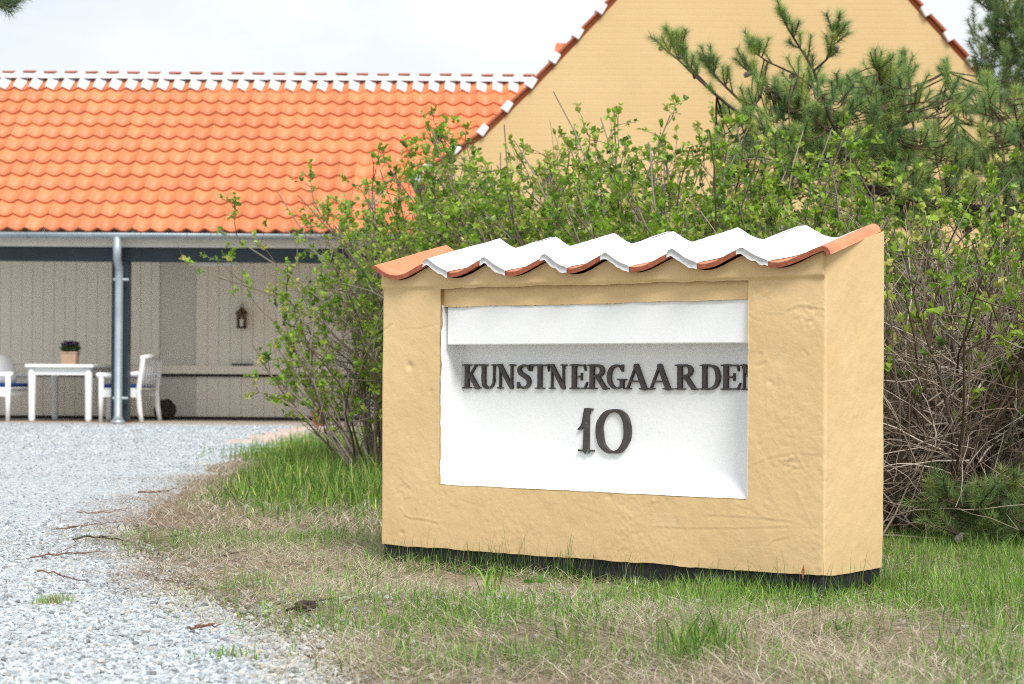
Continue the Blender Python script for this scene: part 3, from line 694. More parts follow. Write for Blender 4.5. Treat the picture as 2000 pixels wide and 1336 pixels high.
for r_ in range(NR):
    for c in range(int((XR + 1.4 - XL + 1.5) / TP)):
        x = XL - 1.2 + c * TP; k = (r_ * course) / rs
        y, z = EY + k * (RY - EY), EZ + k * (RZ - EZ)
        px, py = to_px(x + TP / 2, y, z)
        if px < -60: continue
        verge = np.interp(py, [0, 165, 262, 305, 340, 470], [1190, 1035, 935, 870, 815, 815])
        if px > verge + 45: continue
        hid = 0 if px < 690 or py < 300 else 1
        if px < -20: hid += 1
        tiles.append((hid, r_, c, x, y, z))
tiles.sort(key=lambda t: (t[0], t[1]))
rest = []
jr = random.Random(5)
for n_, (hid, r_, c, x, y, z) in enumerate(tiles):
    Mx = Matrix.Translation((x, y, z)) @ Mroof @ Matrix.Translation((jr.uniform(-.003, .003), jr.uniform(-.006, .006), 0)) @ Matrix.Rotation(jr.uniform(-.006, .006), 4, 'Z')
    if n_ < 296:
        o = link('roof_tile', tile_me, None, roof); o.matrix_basis = Mx
    else: rest.append(Mx)
if rest:
    Vs, Fs, off = [], [], 0
    base = np.array([list(p.vertices) for p in tile_me.polygons])
    for Mx in rest:
        m = np.array(Mx); Vs.append(tile_V @ m[:3, :3].T + m[:3, 3]); Fs.append(base + off); off += len(tile_V)
    link('roof_tiling', mesh_np('roof_tiling', np.concatenate(Vs), Fs, True), M_tile_r, roof, 'stuff')
# whitewashed top course and ridge
k = ((NR - 1) * course) / rs
def white_flare():
    n = 7; m = 5; td = np.linspace(0, 1, m); V = []
    for d in td:
        t = np.linspace(-.10, .46 + .10 * d, n); w = -.050 * (.5 - .5 * np.cos(2 * math.pi * np.abs(t))) ** .62
        V += [(tt * TP, -.008 + d * .40, ww + .046 - .036 * d + (.008 if 0 < i < n - 1 else 0)) for i, (tt, ww) in enumerate(zip(t, w))]
    i = np.arange(n * m).reshape(m, n); q = np.stack([i[:-1, :-1], i[:-1, 1:], i[1:, 1:], i[1:, :-1]], -1).reshape(-1, 4)
    V = np.array(V); sk = V[:n] - np.array([0, 0, .022]); j = np.arange(n) + n * m
    return mesh_np('whitewash', np.concatenate([V, sk]), [q, np.stack([j[:-1], j[1:], i[0, 1:], i[0, :-1]], -1)], True)
wf = white_flare()
for c in range(int((XR + 1.4 - XL + 1.5) / TP)):
    x = XL - 1.2 + c * TP; y, z = EY + k * (RY - EY), EZ + k * (RZ - EZ); px, py = to_px(x, y, z)
    if px < -60 or px > 1050: continue
    o = link('whitewash', wf, M_whitewash, roof); o.matrix_basis = Matrix.Translation((x, y, z + .004)) @ Mroof @ Matrix.Rotation(jr.uniform(-.02, .02), 4, 'Z')
def ridge_piece(r0, L, n=10, a0=0.0, a1=math.pi):
    V = []; 
    for y in np.linspace(0, L, 4):
        rr0 = r0 * (1.0 if L < .2 else 1.10 - .14 * y / L)
        for i in range(n + 1):
            an = a0 + (a1 - a0) * i / n; V.append((y, -rr0 * math.cos(an), rr0 * .95 * math.sin(an)))
    V = np.array(V); i = np.arange(len(V)).reshape(4, n + 1)
    q = np.stack([i[:-1, :-1], i[:-1, 1:], i[1:, 1:], i[1:, :-1]], -1).reshape(-1, 4)
    return V, [q, i[:1, ::-1], i[-1:, :]]
Vr, Fr = ridge_piece(.088, .2924); ridge_me = mesh_np('ridge_mortar', Vr, Fr, True)
Vr, Fr = ridge_piece(.095, .165, 8, R(40), R(140)); cap_me = mesh_np('ridge_tile', Vr, Fr, True)
x = XL - .8
while x < XR + 1.3:
    o = link('ridge_mortar', ridge_me, M_whitewash, roof); o.location = (x, RY, RZ - .030 + jr.uniform(-.004, .004)); o.rotation_euler = (0, jr.uniform(-.012, .012), 0)
    o = link('ridge_tile', cap_me, M_tile_edge, roof); o.location = (x + .06, RY, RZ - .008 + jr.uniform(-.004, .004)); o.rotation_euler = (0, R(-1.2) + jr.uniform(-.01, .01), 0)
    x += .2925
# gutter, fascia, beam, post, downpipe
def gutter_mesh(x0, x1, y, z, r0):
    n = 10; V = []
    for x in (x0, x1):
        for rr in (r0, r0 - .004):
            for i in range(n + 1):
                an = math.pi * (1 + i / n); V.append((x, y + rr * math.cos(an), z + rr * math.sin(an)))
    V = np.array(V); i = np.arange(len(V)).reshape(2, 2, n + 1)
    q = lambda a, b: np.stack([a[:-1], a[1:], b[1:], b[:-1]], -1)
    return mesh_np('gutter', V, [q(i[0, 0], i[1, 0]), q(i[1, 1], i[0, 1]), np.array([[i[0, 0, 0], i[1, 0, 0], i[1, 1, 0], i[0, 1, 0]], [i[0, 0, n], i[0, 1, n], i[1, 1, n], i[1, 0, n]]]), q(i[0, 1], i[0, 0]), q(i[1, 0], i[1, 1])], True)
gz = at(300, 456, 24.72)[2]
gut = link('gutter', gutter_mesh(XL - 1, XR, 24.72, gz, .065), M_zinc, arc)
for px in (52, 88, 182, 275, 365, 412, 460, 550, 570):
    X = at(px, 456, 24.65)[0]
    MB().tube([(X, 24.72 + .069 * math.cos(a_), gz + .069 * math.sin(a_)) for a_ in np.linspace(math.pi, 2 * math.pi, 9)], .006, 5).build('gutter_bracket', M_zinc, gut)
zb0, zb1 = 2.035, 2.215
MB().box(XL - 1, XR, 24.90, 24.93, zb1 - .004, EZ - .06).build('fascia', M_fascia, arc)
MB().box(XL - 1, XR, 24.95, 25.13, zb0, zb1, .008).build('beam', M_navy, arc)
post = MB().box(-5.022, -4.812, 24.93, 25.14, .02, zb0, .010).build('post', M_navy, arc)
MB().box(-5.03, -4.805, 24.92, 25.15, -.04, .02, .004).build('post_foot', M_terra, arc)
dpx = at(231, 600, 24.8)[0]
dp = MB().tube([(dpx - .004, 24.72, gz - .04), (dpx - .004, 24.73, 2.04), (dpx, 24.83, 1.95), (dpx, 24.84, 1.85), (dpx, 24.84, .10), (dpx, 24.80, .03)], [.052, .050, .050, .050, .050, .055], 14).build('downpipe', M_zinc, arc, True)
for z in (1.80, .32):
    MB().tube([(dpx - .07, 24.84, z), (dpx + .12, 24.84, z)], .018, 6).build('pipe_bracket', M_zinc, dp)
MB().lathe([(.095, 0), (.095, .03), (.06, .06), (.055, .09)], 14, dpx, 24.83, .0).build('pipe_shoe', M_zinc, dp, True)
MB().box(XL - 1, XR, 24.80, 31.0, -.05, .006).build('floor', M_floor, arc)
MB().box(XL - 1, XR, 24.96, 31.0, 2.26, 2.30).build('ceiling', M_ceil, arc)
# back wall of vertical boards
BY = 27.3
bw = MB().box(XL - 1, XR, BY + .03, BY + .16, 0, 2.26).build('back_wall', M_plain, arc)
x = XL - .6; br = random.Random(8)
def board(x0, x1, y0, z0, z1):
    MB().box(x0 + .0015, x1 - .0015, y0 + br.uniform(0, .004), y0 + .03, z0, z1, .003).build('board', M_board, bw)
while x < -4.86:
    w = .148; board(x, min(x + w, -4.84), BY, .75, 2.25); x += w
x = -4.334
while x < XR - .1: board(x, x + .156, BY - .02, .75, 2.25); x += .156
# lower wainscot and ledge
x = XL - .6
while x < -4.86: board(x, min(x + .148, -4.84), BY, .05, .60); x += .148
MB().box(-4.835, -4.338, BY, BY + .03, .05, .60, .002).build('panel', M_plain, bw)
x = -4.334
while x < XR - .1: board(x, x + .156, BY - .02, .05, .60); x += .156
MB().box(XL - .6, -4.51, BY - .10, BY + .03, .635, .745, .006).build('ledge', M_board, bw)
MB().box(-4.505, XR, BY - .14, BY + .03, .635, .75, .006).build('ledge', M_board, bw)
MB().box(XL - .6, XR, BY - .06, BY + .03, .600, .634).build('painted_shade', M_dark, bw)  # no real rail: dark strip standing in for the shade beneath the ledge
MB().box(XL - .6, XR, BY - .03, BY + .03, .006, .05).build('skirting', M_dark, bw)

# ------------------------------------------------------------------ house with the yellow gable
GY = 22.0
hs = thing('gabled_house', 'ochre painted brick house with a tall tiled gable behind the hedge', 'house', (2.75, GY + .2, 0))
gl = [(-1.062, 2.851), (-.753, 3.051), (-.387, 3.297), (.175, 3.85), (1.045, 4.789), (2.75, 6.69)]
gr = [(5.5 - x, z) for x, z in gl[::-1]]
wallpts = [(-.93, -.1)] + [(x + .06 if i else -.93, z - .035) for i, (x, z) in enumerate(gl)] + [(x - .06 if i < 4 else x - .13, z - .035) for i, (x, z) in enumerate(gr[1:])] + [(6.43, -.1)]
MB().poly(wallpts, GY, GY + .3).build('gable_wall', M_gable, hs)
MB().box(-.93, -.63, GY + .302, GY + 12, -.1, 2.80).box(6.13, 6.43, GY + .302, GY + 12, -.1, 2.80).build('side_wall', M_gable, hs, kind='stuff')
hroof = MB().poly([(x, z) for x, z in gl] + [(x, z) for x, z in gr[1:]] + [(x, z - .12) for x, z in gr[:0:-1]] + [(x, z - .12) for x, z in gl[::-1]], GY + .06, GY + 12).build('roof', M_tile_r, hs)
def verge(path):
    P = np.array(path); sl = np.concatenate([[0], np.cumsum(np.linalg.norm(np.diff(P, axis=0), axis=1))])
    pt = lambda q: np.array([np.interp(q, sl, P[:, 0]), np.interp(q, sl, P[:, 1])])
    s_ = .08; n_ = 0
    while s_ < sl[-1] - .1:
        e_ = min(s_ + .372, sl[-1]); a, b = pt(s_), pt(e_); d = (b - a) / np.linalg.norm(b - a); nn = np.array([-d[1], d[0]]); nn = nn if nn[1] > 0 else -nn
        q = [a + nn * .020, b + nn * .010, b - nn * .012, a - nn * .006]
        t_ = MB().poly([tuple(v) for v in q], GY - .05, GY + .30).build('verge_tile', M_tile_edge, hroof)
        c = a + d * .05
        w_ = [c - d * .075 + nn * .036, c + d * .045 + nn * .042, c + d * .060 - nn * .030, c - d * .055 - nn * .055]
        MB().poly([tuple(v) for v in w_], GY - .062, GY + .12).build('whitewash', M_whitewash, hroof)
        s_ += .375; n_ += 1
verge(gl); verge(gr[::-1])
hg = link('gutter', gutter_mesh(-.055, .055, 0, 0, .07), M_zinc, hs)
hg.data = gutter_mesh(GY - .12, GY + 6, 1.09, 2.80, .075); hg.data.materials.append(M_zinc)
hg.matrix_basis = Matrix(((0, -1, 0, 0), (1, 0, 0, 0), (0, 0, 1, 0), (0, 0, 0, 1)))
MB().tube([(-1.09, GY - .13, 2.80), (-1.09, GY - .118, 2.80)], .074, 16).build('gutter_end', M_zinc, hs)
vt = at(1092, 99, 22.6)
MB().poly([(vt[0] - .09, vt[2] - .20), (vt[0] + .22, vt[2] + .02), (vt[0] + .16, vt[2] + .045), (vt[0] - .04, vt[2] + .045), (vt[0] - .05, vt[2] + .0)], 22.35, 22.75).build('ventilation_tile', M_tile_s, hs)

# ------------------------------------------------------------------ things in the arcade
def leg_box(m, x, y, z0, z1, w, t=None):
    t = t or w; m.box(x - w / 2, x + w / 2, y - t / 2, y + t / 2, z0, z1, .006); return m
tx0, tx1 = at(48, 720, 25.3)[0], at(182, 720, 25.3)[0]
tab = thing('garden_table', 'white painted garden table with a flower pot on it', 'table', ((tx0 + tx1) / 2, 26.1, .006))
MB().box(tx0, tx1, 25.3, 26.75, .700, .742, .010).build('table_top', M_white_f, tab)
MB().box(tx0 + .08, tx1 - .08, 25.36, 25.385, .605, .699, .003).build('apron', M_white_f, tab)
MB().box(tx0 + .08, tx1 - .08, 26.665, 26.69, .605, .699, .003).build('apron', M_white_f, tab)
for xx in (tx0 + .075, tx1 - .075 - .02): MB().box(xx, xx + .022, 25.39, 26.66, .605, .699, .003).build('apron', M_white_f, tab)
for xx in (tx0 + .075, tx1 - .075):
    for yy in (25.385, 26.665):
        MB().tube([(xx, yy, .006), (xx, yy, .05), (xx, yy, .605), (xx, yy, .70)], [.034, .042, .052, .052], 8).build('leg', M_white_f, tab, True)

def bench(name, label, x_front, facing, y0, L):
    """garden bench seen from its end; facing -1 looks left"""
    f = -facing; X = lambda d: x_front + f * d             # d runs from the front to the back
    b = thing(name, label, 'bench', (X(.27), y0 + L / 2, .006), 'white garden benches in the arcade')
    def bx(n, d0, d1, ya, yb, z0, z1, m=M_white_f, bev=.006, par=b): 
        a, c = sorted((X(d0), X(d1))); return MB().box(a, c, ya, yb, z0, z1, bev).build(n, m, par)
    for yy in (y0, y0 + L):
        MB().tube([(X(.03), yy, .006), (X(.03), yy, .30), (X(.03), yy, .585)], [.026, .035, .035], 8).build('leg', M_white_f, b, True)
        MB().tube([(X(.55), yy, .006), (X(.52), yy, .16), (X(.50), yy, .40), (X(.53), yy, .62), (X(.555), yy, .80), (X(.545), yy, .86)], [.028, .034, .036, .034, .036, .030], 8).build('leg', M_white_f, b, True)
        MB().tube([(X(-.03), yy, .600), (X(0.0), yy, .608), (X(.25), yy, .600), (X(.53), yy, .635)], [.034, .036, .032, .030], 8).build('arm_rest', M_white_f, b, True)
        bx('end_rail', .03, .50, yy - .018, yy + .018, .325, .42)
    bx('front_rail', .015, .04, y0 + .03, y0 + L - .03, .335, .415)
    bx('seat', .0, .50, y0 + .04, y0 + L - .04, .421, .445)
    MB().box(min(X(.01), X(.49)), max(X(.01), X(.49)), y0 + .045, y0 + L - .045, .4455, .495, .02).build('cushion', M_blue, b)
    MB().tube([(X(.545), y0 + .02, .83), (X(.55), y0 + L / 2, .86), (X(.545), y0 + L - .02, .83)], [.03, .034, .03], 8).build('top_rail', M_white_f, b, True)
    n = 7
    for i in range(n):
        yy = y0 + .09 + (L - .18) * i / (n - 1)
        MB().tube([(X(.515), yy, .46), (X(.52), yy, .62), (X(.545), yy, .83)], .009, 6).build('slat', M_white_f, b, True)
    return b
bench('garden_bench', 'white slatted bench with blue cushion behind the dark post', at(193, 780, 25.3)[0], -1, 25.3, 1.30)
bench('garden_bench', 'white bench with blue cushion cut by the left picture edge', at(20, 780, 25.3)[0], 1, 25.3, 1.30)

def pillow(name, label, c, w, h, t, M3):
    m = MB(); r = bmesh.ops.create_uvsphere(m.bm, u_segments=20, v_segments=12, radius=1.0)
    for v in r['verts']:
        x, y, z = v.co; f_ = lambda q: math.copysign(abs(q) ** .55, q)
        v.co = Vector((f_(x) * w / 2, y * t / 2 * (1 - .35 * abs(f_(x)) ** 3) * (1 - .35 * abs(f_(z)) ** 3), f_(z) * h / 2))
        v.co = M3 @ v.co + Vector(c)
    o = m.build(name, M_pillow, None, True); tag(o, label, 'pillow'); return o
pillow('pillow', 'grey pillow leaning on the bench at the left edge', (at(6, 722, 25.95)[0] + .02, 25.95, .665), .46, .42, .15, Matrix.Rotation(R(72), 3, 'Z') @ Matrix.Rotation(R(-14), 3, 'X'))

fp = thing('flower_pot', 'square wicker planter of purple flowers on the white table', 'flower pot', (at(137, 700, 25.7)[0], 25.7, .742))
fx = at(137, 700, 25.7)[0]
m = MB(); m.poly([(fx - .085, .743), (fx + .085, .743), (fx + .105, .905), (fx - .105, .905)], 25.6, 25.8); m.build('planter', M_wicker, fp)
MB().box(fx - .108, fx + .108, 25.592, 25.808, .885, .908, .004).build('rim', M_wicker, fp)
rg = np.random.default_rng(4)
def blob_leaves(rg, c, rad, n, size, cols, up=.5):
    """n small folded leaves in an ellipsoid"""
    p = nrm(rg.normal(size=(n, 3))) * (rg.random((n, 1)) ** .4) * np.array(rad) + np.array(c)
    d = nrm(nrm(p - np.array(c)) + rg.normal(size=(n, 3)) * .6 + np.array([0, 0, up]))
    cc = np.array(cols)[rg.integers(0, len(cols), n)] * rg.uniform(.75, 1.25, (n, 1))
    return leaves(rg, p, d, rg.uniform(.7, 1.3, n) * size, cc)
def leaves(rg, p, d, size, col, wid=.42, fold=.16):
    n = len(p); side = nrm(np.cross(d, rg.normal(size=(n, 3)) * .5 + np.array([0, 0, 1.0]))); up = np.cross(side, d)
    S = size[:, None]
    b = p; t = p + d * S + up * S * rg.uniform(-.25, .1, (n, 1)); mdl = p + d * S * .52 - up * S * .05
    l = p + d * S * .5 - side * S * wid + up * S * fold; r_ = p + d * S * .5 + side * S * wid + up * S * fold
    V = np.stack([b, mdl, t, l, r_], 1).reshape(-1, 3); i = np.arange(n)[:, None] * 5
    F_ = np.concatenate([i + np.array([[0, 1, 3]]), i + np.array([[1, 2, 3]]), i + np.array([[0, 4, 1]]), i + np.array([[1, 4, 2]])])
    return V, F_, np.repeat(col, 5, 0)
V, F_, c_ = blob_leaves(rg, (fx, 25.7, .945), (.13, .12, .06), 500, .03, [(.03, .07, .02), (.04, .1, .03)])
link('leaves', mesh_np('leaves', V, [F_], False, c_), M_leaf, fp, 'stuff')
V, F_, c_ = blob_leaves(rg, (fx, 25.7, 1.0), (.12, .11, .045), 500, .02, [(.10, .03, .13), (.16, .05, .17), (.07, .02, .09)])
link('blossom', mesh_np('blossom', V, [F_], False, c_), M_leaf, fp, 'stuff')

# willow ball
wb = at(322, 795, 26.8); wb[2] = .145
ball = thing('willow_ball', 'dark woven willow ball on the arcade floor', 'ball', (wb[0], wb[1], .006))
rg = np.random.default_rng(9); P = []
for i in range(60):
    n_ = nrm(rg.normal(size=3)); a_ = nrm(np.cross(n_, [.3, .2, .9])); b_ = np.cross(n_, a_); an = np.linspace(0, 2 * math.pi, 21)
    rr = .125 + .012 * np.sin(an * 5 + i) + rg.uniform(-.008, .006)
    P.append(wb + rr[:, None] * (np.cos(an)[:, None] * a_ + np.sin(an)[:, None] * b_) + n_ * rg.uniform(-.07, .07))
V, F_ = tubes(np.array(P), np.full((60, 21), .006), 4); V[:, 2] = np.maximum(V[:, 2], .007)
link('twigs', mesh_np('twigs', V, [F_], True), M_twig, ball, 'stuff')
MB().lathe([(.02, -.10), (.085, -.06), (.105, 0), (.085, .06), (.02, .10)], 14, wb[0], wb[1], wb[2]).build('core', M_twig, ball, True)

# lantern on the boarded wall
lp_ = at(472, 622, 27.15); lan = thing('wall_lantern', 'small dark lantern hanging on the white boarded wall', 'lantern', tuple(lp_))
lx, ly, lz = lp_
MB().box(lx - .065, lx + .065, ly - .055, ly + .055, lz - .135, lz - .115, .004).build('base', M_dark, lan)
for sx in (-1, 1):
    for sy in (-1, 1): MB().box(lx + sx * .055 - .006, lx + sx * .055 + .006, ly + sy * .045 - .006, ly + sy * .045 + .006, lz - .114, lz + .06).build('corner_post', M_brass, lan)
MB().lathe([(.092, .061), (.088, .075), (.03, .135), (.02, .15)], 4, lx, ly, lz).build('roof', M_brass, lan)
MB().tube([(lx + .022 * math.cos(a_), ly, lz + .17 + .022 * math.sin(a_)) for a_ in np.linspace(0, 2 * math.pi, 13)], .004, 5).build('ring', M_dark, lan)
MB().lathe([(.025, -.114), (.025, -.01), (.004, 0), (.003, .02)], 10, lx, ly, lz).build('candle', M_board, lan)
MB().box(lx - .05, lx + .05, ly + .048, ly + .052, lz - .114, lz + .058).build('back_plate', M_brass, lan)
MB().tube([(lx, ly, lz + .19), (lx, 27.285, lz + .20)], .005, 5).build('hook', M_dark, lan)

# strip light under the ceiling
sl0, sl1 = at(367, 515, 26.2), at(468, 515, 26.2)
st_ = thing('strip_light', 'white strip light under the arcade ceiling', 'lamp', ((sl0[0] + sl1[0]) / 2, 26.2, sl0[2]))
MB().box(sl0[0], sl1[0], 26.14, 26.26, sl0[2] + .0, sl0[2] + .022, .004).build('housing', M_white_f, st_)
MB().box(sl0[0] + .03, sl1[0] - .03, 26.15, 26.25, sl0[2] - .022, sl0[2] - .001, .006).build('diffuser', M_white_f, st_)
for xx in (sl0[0] + .1, sl1[0] - .1): MB().tube([(xx, 26.2, sl0[2] + .022), (xx, 26.2, 2.262)], .006, 6).build('hanger', M_white_f, st_)

# small tray on the ledge
t0, t1 = at(453, 715, 27.23), at(492, 715, 27.23)
tr = MB().box(t0[0], t1[0], 27.18, 27.28, .751, .760, .002).box(t0[0], t1[0], 27.176, 27.182, .761, .776).box(t0[0], t1[0], 27.278, 27.284, .761, .776).build('tray', M_dark); tag(tr, 'dark narrow tray on the white ledge below the lantern', 'tray')

# terracotta pot with a pale plant
pp = at(622, 820, 23.6); pot = thing('plant_pot', 'terracotta pot with a pale plant half hidden behind the left bush', 'plant pot', (pp[0], 23.6, .0))
MB().lathe([(.06, .0), (.085, .16), (.098, .165), (.098, .205), (.085, .205), (.080, .185)], 18, pp[0], 23.6, .004).build('pot', M_terra, pot, True)
MB().lathe([(.078, .18), (.078, .189)], 14, pp[0], 23.6, .004).build('soil', M_soil, pot)
rg = np.random.default_rng(14)
V, F_, c_ = blob_leaves(rg, (pp[0], 23.6, .31), (.14, .14, .11), 420, .05, [(.35, .42, .33), (.28, .36, .24), (.42, .46, .40)])
link('leaves', mesh_np('leaves', V, [F_], False, c_), M_leaf, pot, 'stuff')

# ------------------------------------------------------------------ rose hedge
def grow(rg, p, d, L, K, wig, bend=None):
    """polylines from starts p (M,3) along d, length L (M,), bending"""
    M = len(p); P = np.zeros((M, K, 3)); P[:, 0] = p; d = nrm(d); st = (L / (K - 1))[:, None]
    for k in range(1, K):
        d = nrm(d + rg.normal(size=(M, 3)) * wig + (bend if bend is not None else 0)); P[:, k] = P[:, k - 1] + d * st
    P[:, :, 2] = np.maximum(P[:, :, 2], .012)
    return P
def pick(rg, P, n, lo, hi):
    """n points on random polylines of P with their tangents and positions along"""
    M, K, _ = P.shape; i = rg.integers(0, M, n); t = rg.uniform(lo, hi, n) * (K - 1); k = np.minimum(t.astype(int), K - 2); f = (t - k)[:, None]
    return P[i, k] * (1 - f) + P[i, k + 1] * f, nrm(P[i, k + 1] - P[i, k]), i, t / (K - 1)
def taper(M, K, r0, r1):
    r0 = np.broadcast_to(r0, (M,)); r1 = np.broadcast_to(r1, (M,)); t = np.linspace(0, 1, K); return r0[:, None] * (1 - t) + r1[:, None] * t
LEAFC = np.array([(.18, .32, .03), (.23, .38, .035), (.29, .43, .05), (.11, .22, .03), (.36, .45, .08), (.46, .47, .13)])
BARKC = np.array([(.16, .125, .095), (.20, .17, .135), (.12, .09, .066), (.25, .22, .185)])
def shoots(rg, tw, m, fac):
    tips = tw[m][:, -1]; td = nrm(tw[m][:, -1] - tw[m][:, -2])
    nl = 7; n = len(tips)
    p = np.repeat(tips, nl, 0) - np.repeat(td, nl, 0) * rg.uniform(0, .055, (n * nl, 1)) + rg.normal(size=(n * nl, 3)) * .006
    d = nrm(np.repeat(td, nl, 0) * .55 + rg.normal(size=(n * nl, 3)) * .75 + np.array([0, 0, .35]))
    ci = np.repeat(rg.choice(len(LEAFC), n, p=[.17, .22, .22, .11, .17, .11]), nl)
    return leaves(rg, p, d, rg.uniform(.018, .040, n * nl) * fac, LEAFC[ci] * rg.uniform(.75, 1.3, (n * nl, 1)))
def rose_bush(label, root, h, spread, nst, lean=(0, 0), seed=0, leaf_lo=.5, nbr=8, ntw=4.2, canes=0, dead=0, leaf_p=.62, th_max=.75, keep=None, dz=(0, .55), dbr=2.1, sbr=1.0):
    side_ = keep; keep = lambda P: (P[..., 2].max(1) < h * 1.06) & (side_(P) if side_ is not None else True)
    rg = np.random.default_rng(seed); b = thing('rose_bush', label, 'rose bush', (root[0], root[1], 0), 'rose hedge behind the sign')
    ph = rg.uniform(0, 2 * math.pi, nst); ro = np.sqrt(rg.random(nst)) * spread * .55
    p = np.stack([root[0] + ro * np.cos(ph), root[1] + ro * np.sin(ph), np.full(nst, -.01)], 1)
    th = (rg.random(nst) ** .8) * th_max; ph2 = ph + rg.normal(size=nst) * .5
    d = np.stack([np.cos(ph2) * np.sin(th) + lean[0], np.sin(ph2) * np.sin(th) + lean[1], np.cos(th)], 1)
    L = h * rg.uniform(.72, 1.03, nst) / np.maximum(nrm(d)[:, 2], .55) * np.where(th > .5, .82, 1)
    S = grow(rg, p, d, L, 11, .085, np.stack([np.cos(ph2) * .02, np.sin(ph2) * .02, -.01 * np.ones(nst)], 1))
    S[:, :, 2] = np.minimum(S[:, :, 2], h * 1.02)
    if keep is not None: S = S[keep(S)]; nst = len(S)
    nB = nst * nbr; q, t, i, u = pick(rg, S, nB, .25, .98)
    B = grow(rg, q, t * .7 + rg.normal(size=(nB, 3)) * .62 + np.array([0, 0, .22]), rg.uniform(.16, .42, nB) * h * .62 * (1.12 - .5 * u), 7, .14, np.array([0, 0, .02]))
    if keep is not None: B = B[keep(B)]; nB = len(B)
    nT = int(nB * ntw); q, t, i, u = pick(rg, B, nT, .25, 1.0)
    T = grow(rg, q, t * .7 + rg.normal(size=(nT, 3)) * .7 + np.array([0, 0, .3]), rg.uniform(.05, .15, nT), 3, .16)
    if keep is not None: T = T[keep(T)]; nT = len(T)
    Vs, Fs, Cs, off = [], [], [], 0
    sets = [(S, taper(nst, 11, rg.uniform(.0055, .0105, nst), .003), 5, sbr), (B, taper(nB, 7, rg.uniform(.0026, .0042, nB), .0014), 3, .9 * sbr), (T, taper(nT, 3, .0019, .0010), 3, .85 * sbr)]
    if dead:                                            # bare arching canes filling the foot
        ph = rg.uniform(0, 2 * math.pi, dead); ro = np.sqrt(rg.random(dead)) * spread * 1.1
        p = np.stack([root[0] + ro * np.cos(ph), root[1] + ro * np.sin(ph), rg.uniform(dz[0], dz[1], dead) * h], 1)
        az = rg.uniform(0, 2 * math.pi, dead); el = rg.uniform(-.15, 1.2, dead)
        Dd = grow(rg, p, np.stack([np.cos(az) * np.cos(el), np.sin(az) * np.cos(el), np.sin(el)], 1), rg.uniform(.25, .9, dead), 9, .10, np.array([0, 0, -.035]))
        if keep is not None: Dd = Dd[keep(Dd)]; dead = len(Dd)
        sets.append((Dd, taper(dead, 9, rg.uniform(.0014, .0046, dead), .001), 3, dbr))
    for P, Rr, sd_, br_ in sets:
        V, Fq = tubes(P, Rr, sd_); c = BARKC[rg.integers(0, len(BARKC), len(P))] * rg.uniform(.7, 1.3, (len(P), 1)) * br_
        Vs.append(V); Fs.append(Fq + off); off += len(V); Cs.append(np.repeat(c, P.shape[1] * sd_, 0))
    link('stems', mesh_np('stems', np.concatenate(Vs), Fs, True, np.concatenate(Cs)), M_bark, b, 'stuff')
    lo = leaf_lo * h
    zt = T[:, -1, 2]; m = (zt > lo * (1 + .25 * rg.normal(size=nT))) & (rg.random(nT) < leaf_p)
    V1, F1, C1 = shoots(rg, T, m, 1.0)
    zb = B[:, -1, 2]; m = (zb > lo * (1 + .25 * rg.normal(size=nB))) & (rg.random(nB) < leaf_p)
    V2, F2, C2 = shoots(rg, B, m, 1.15)
    link('foliage', mesh_np('foliage', np.concatenate([V1, V2]), [F1, F2 + len(V1)], False, np.concatenate([C1, C2])), M_leaf, b, 'stuff')
    for k in range(canes):                              # thick single canes at the front
        x0 = root[0] + rg.uniform(-.5, .5) * spread * 1.2; y0 = root[1] - rg.uniform(.1, .5) * spread
        P = grow(rg, np.array([[x0, y0, 0.0]]), np.array([[rg.uniform(-.75, .75), rg.uniform(-.25, .2), rg.uniform(.5, 1.0)]]), np.array([rg.uniform(.6, 1.1) * h]), 12, .07, np.array([0, 0, -.012]))
        V, Fq = tubes(P, taper(1, 12, rg.uniform(.006, .010), .003), 6); V = V + nrm(rg.normal(size=V.shape)) * .0012
        c = BARKC[rg.integers(0, len(BARKC))] * rg.uniform(1.1, 1.7)
        link('cane', mesh_np('cane', V, [Fq], True, np.repeat(c[None], len(V), 0)), M_bark, b)
    return b
def left_side(P):
    x, y = to_px(P[..., 0], P[..., 1], P[..., 2]); return np.all(x > np.interp(y, [230, 300, 400, 480, 560, 620, 780, 860, 930], [720, 680, 610, 590, 490, 500, 470, 560, 600]), axis=1)
rose_bush('low spreading rose bush left of the sign, its twigs reaching over the drive', (-.80, 11.5), 1.08, .34, 66, (-.26, -.03), 21, .34, 6, 2.8, leaf_p=.55, th_max=.9, keep=left_side, sbr=1.5)
rose_bush('tall rose bush against the orange roof, above the left end of the sign', (-.70, 12.5), 2.03, .42, 60, (-.02, 0), 22, .46, 9, 4.0, th_max=.62, dead=320, dz=(.1, .6), dbr=1.2, leaf_p=.92, sbr=1.25, keep=left_side)
rose_bush('rose bush before the low end of the gable verge, left of the cap tiles', (-.22, 12.0), 1.93, .50, 64, (0, 0), 23, .48, 9, 4.0, th_max=.62, dead=320, dz=(.1, .6), dbr=1.2, leaf_p=.92, sbr=1.25)
rose_bush('rose bush behind the second and third whitewashed tiles of the sign', (.22, 11.2), 1.97, .50, 64, (0, 0), 24, .46, 9, 4.0, th_max=.62, dead=320, dz=(.1, .6), dbr=1.2, leaf_p=.92, sbr=1.25)
rose_bush('rose bush behind the middle of the sign, before the plain gable', (.60, 10.3), 1.92, .50, 64, (0, 0), 25, .46, 9, 4.0, th_max=.62, dead=320, dz=(.1, .6), dbr=1.2, leaf_p=.92, sbr=1.25)
rose_bush('rose bush below the left pine branch, behind the fifth cap tile', (.98, 9.6), 1.80, .48, 64, (0, 0), 26, .46, 9, 4.0, th_max=.62, dead=320, dz=(.1, .6), dbr=1.2, leaf_p=.92, sbr=1.25)
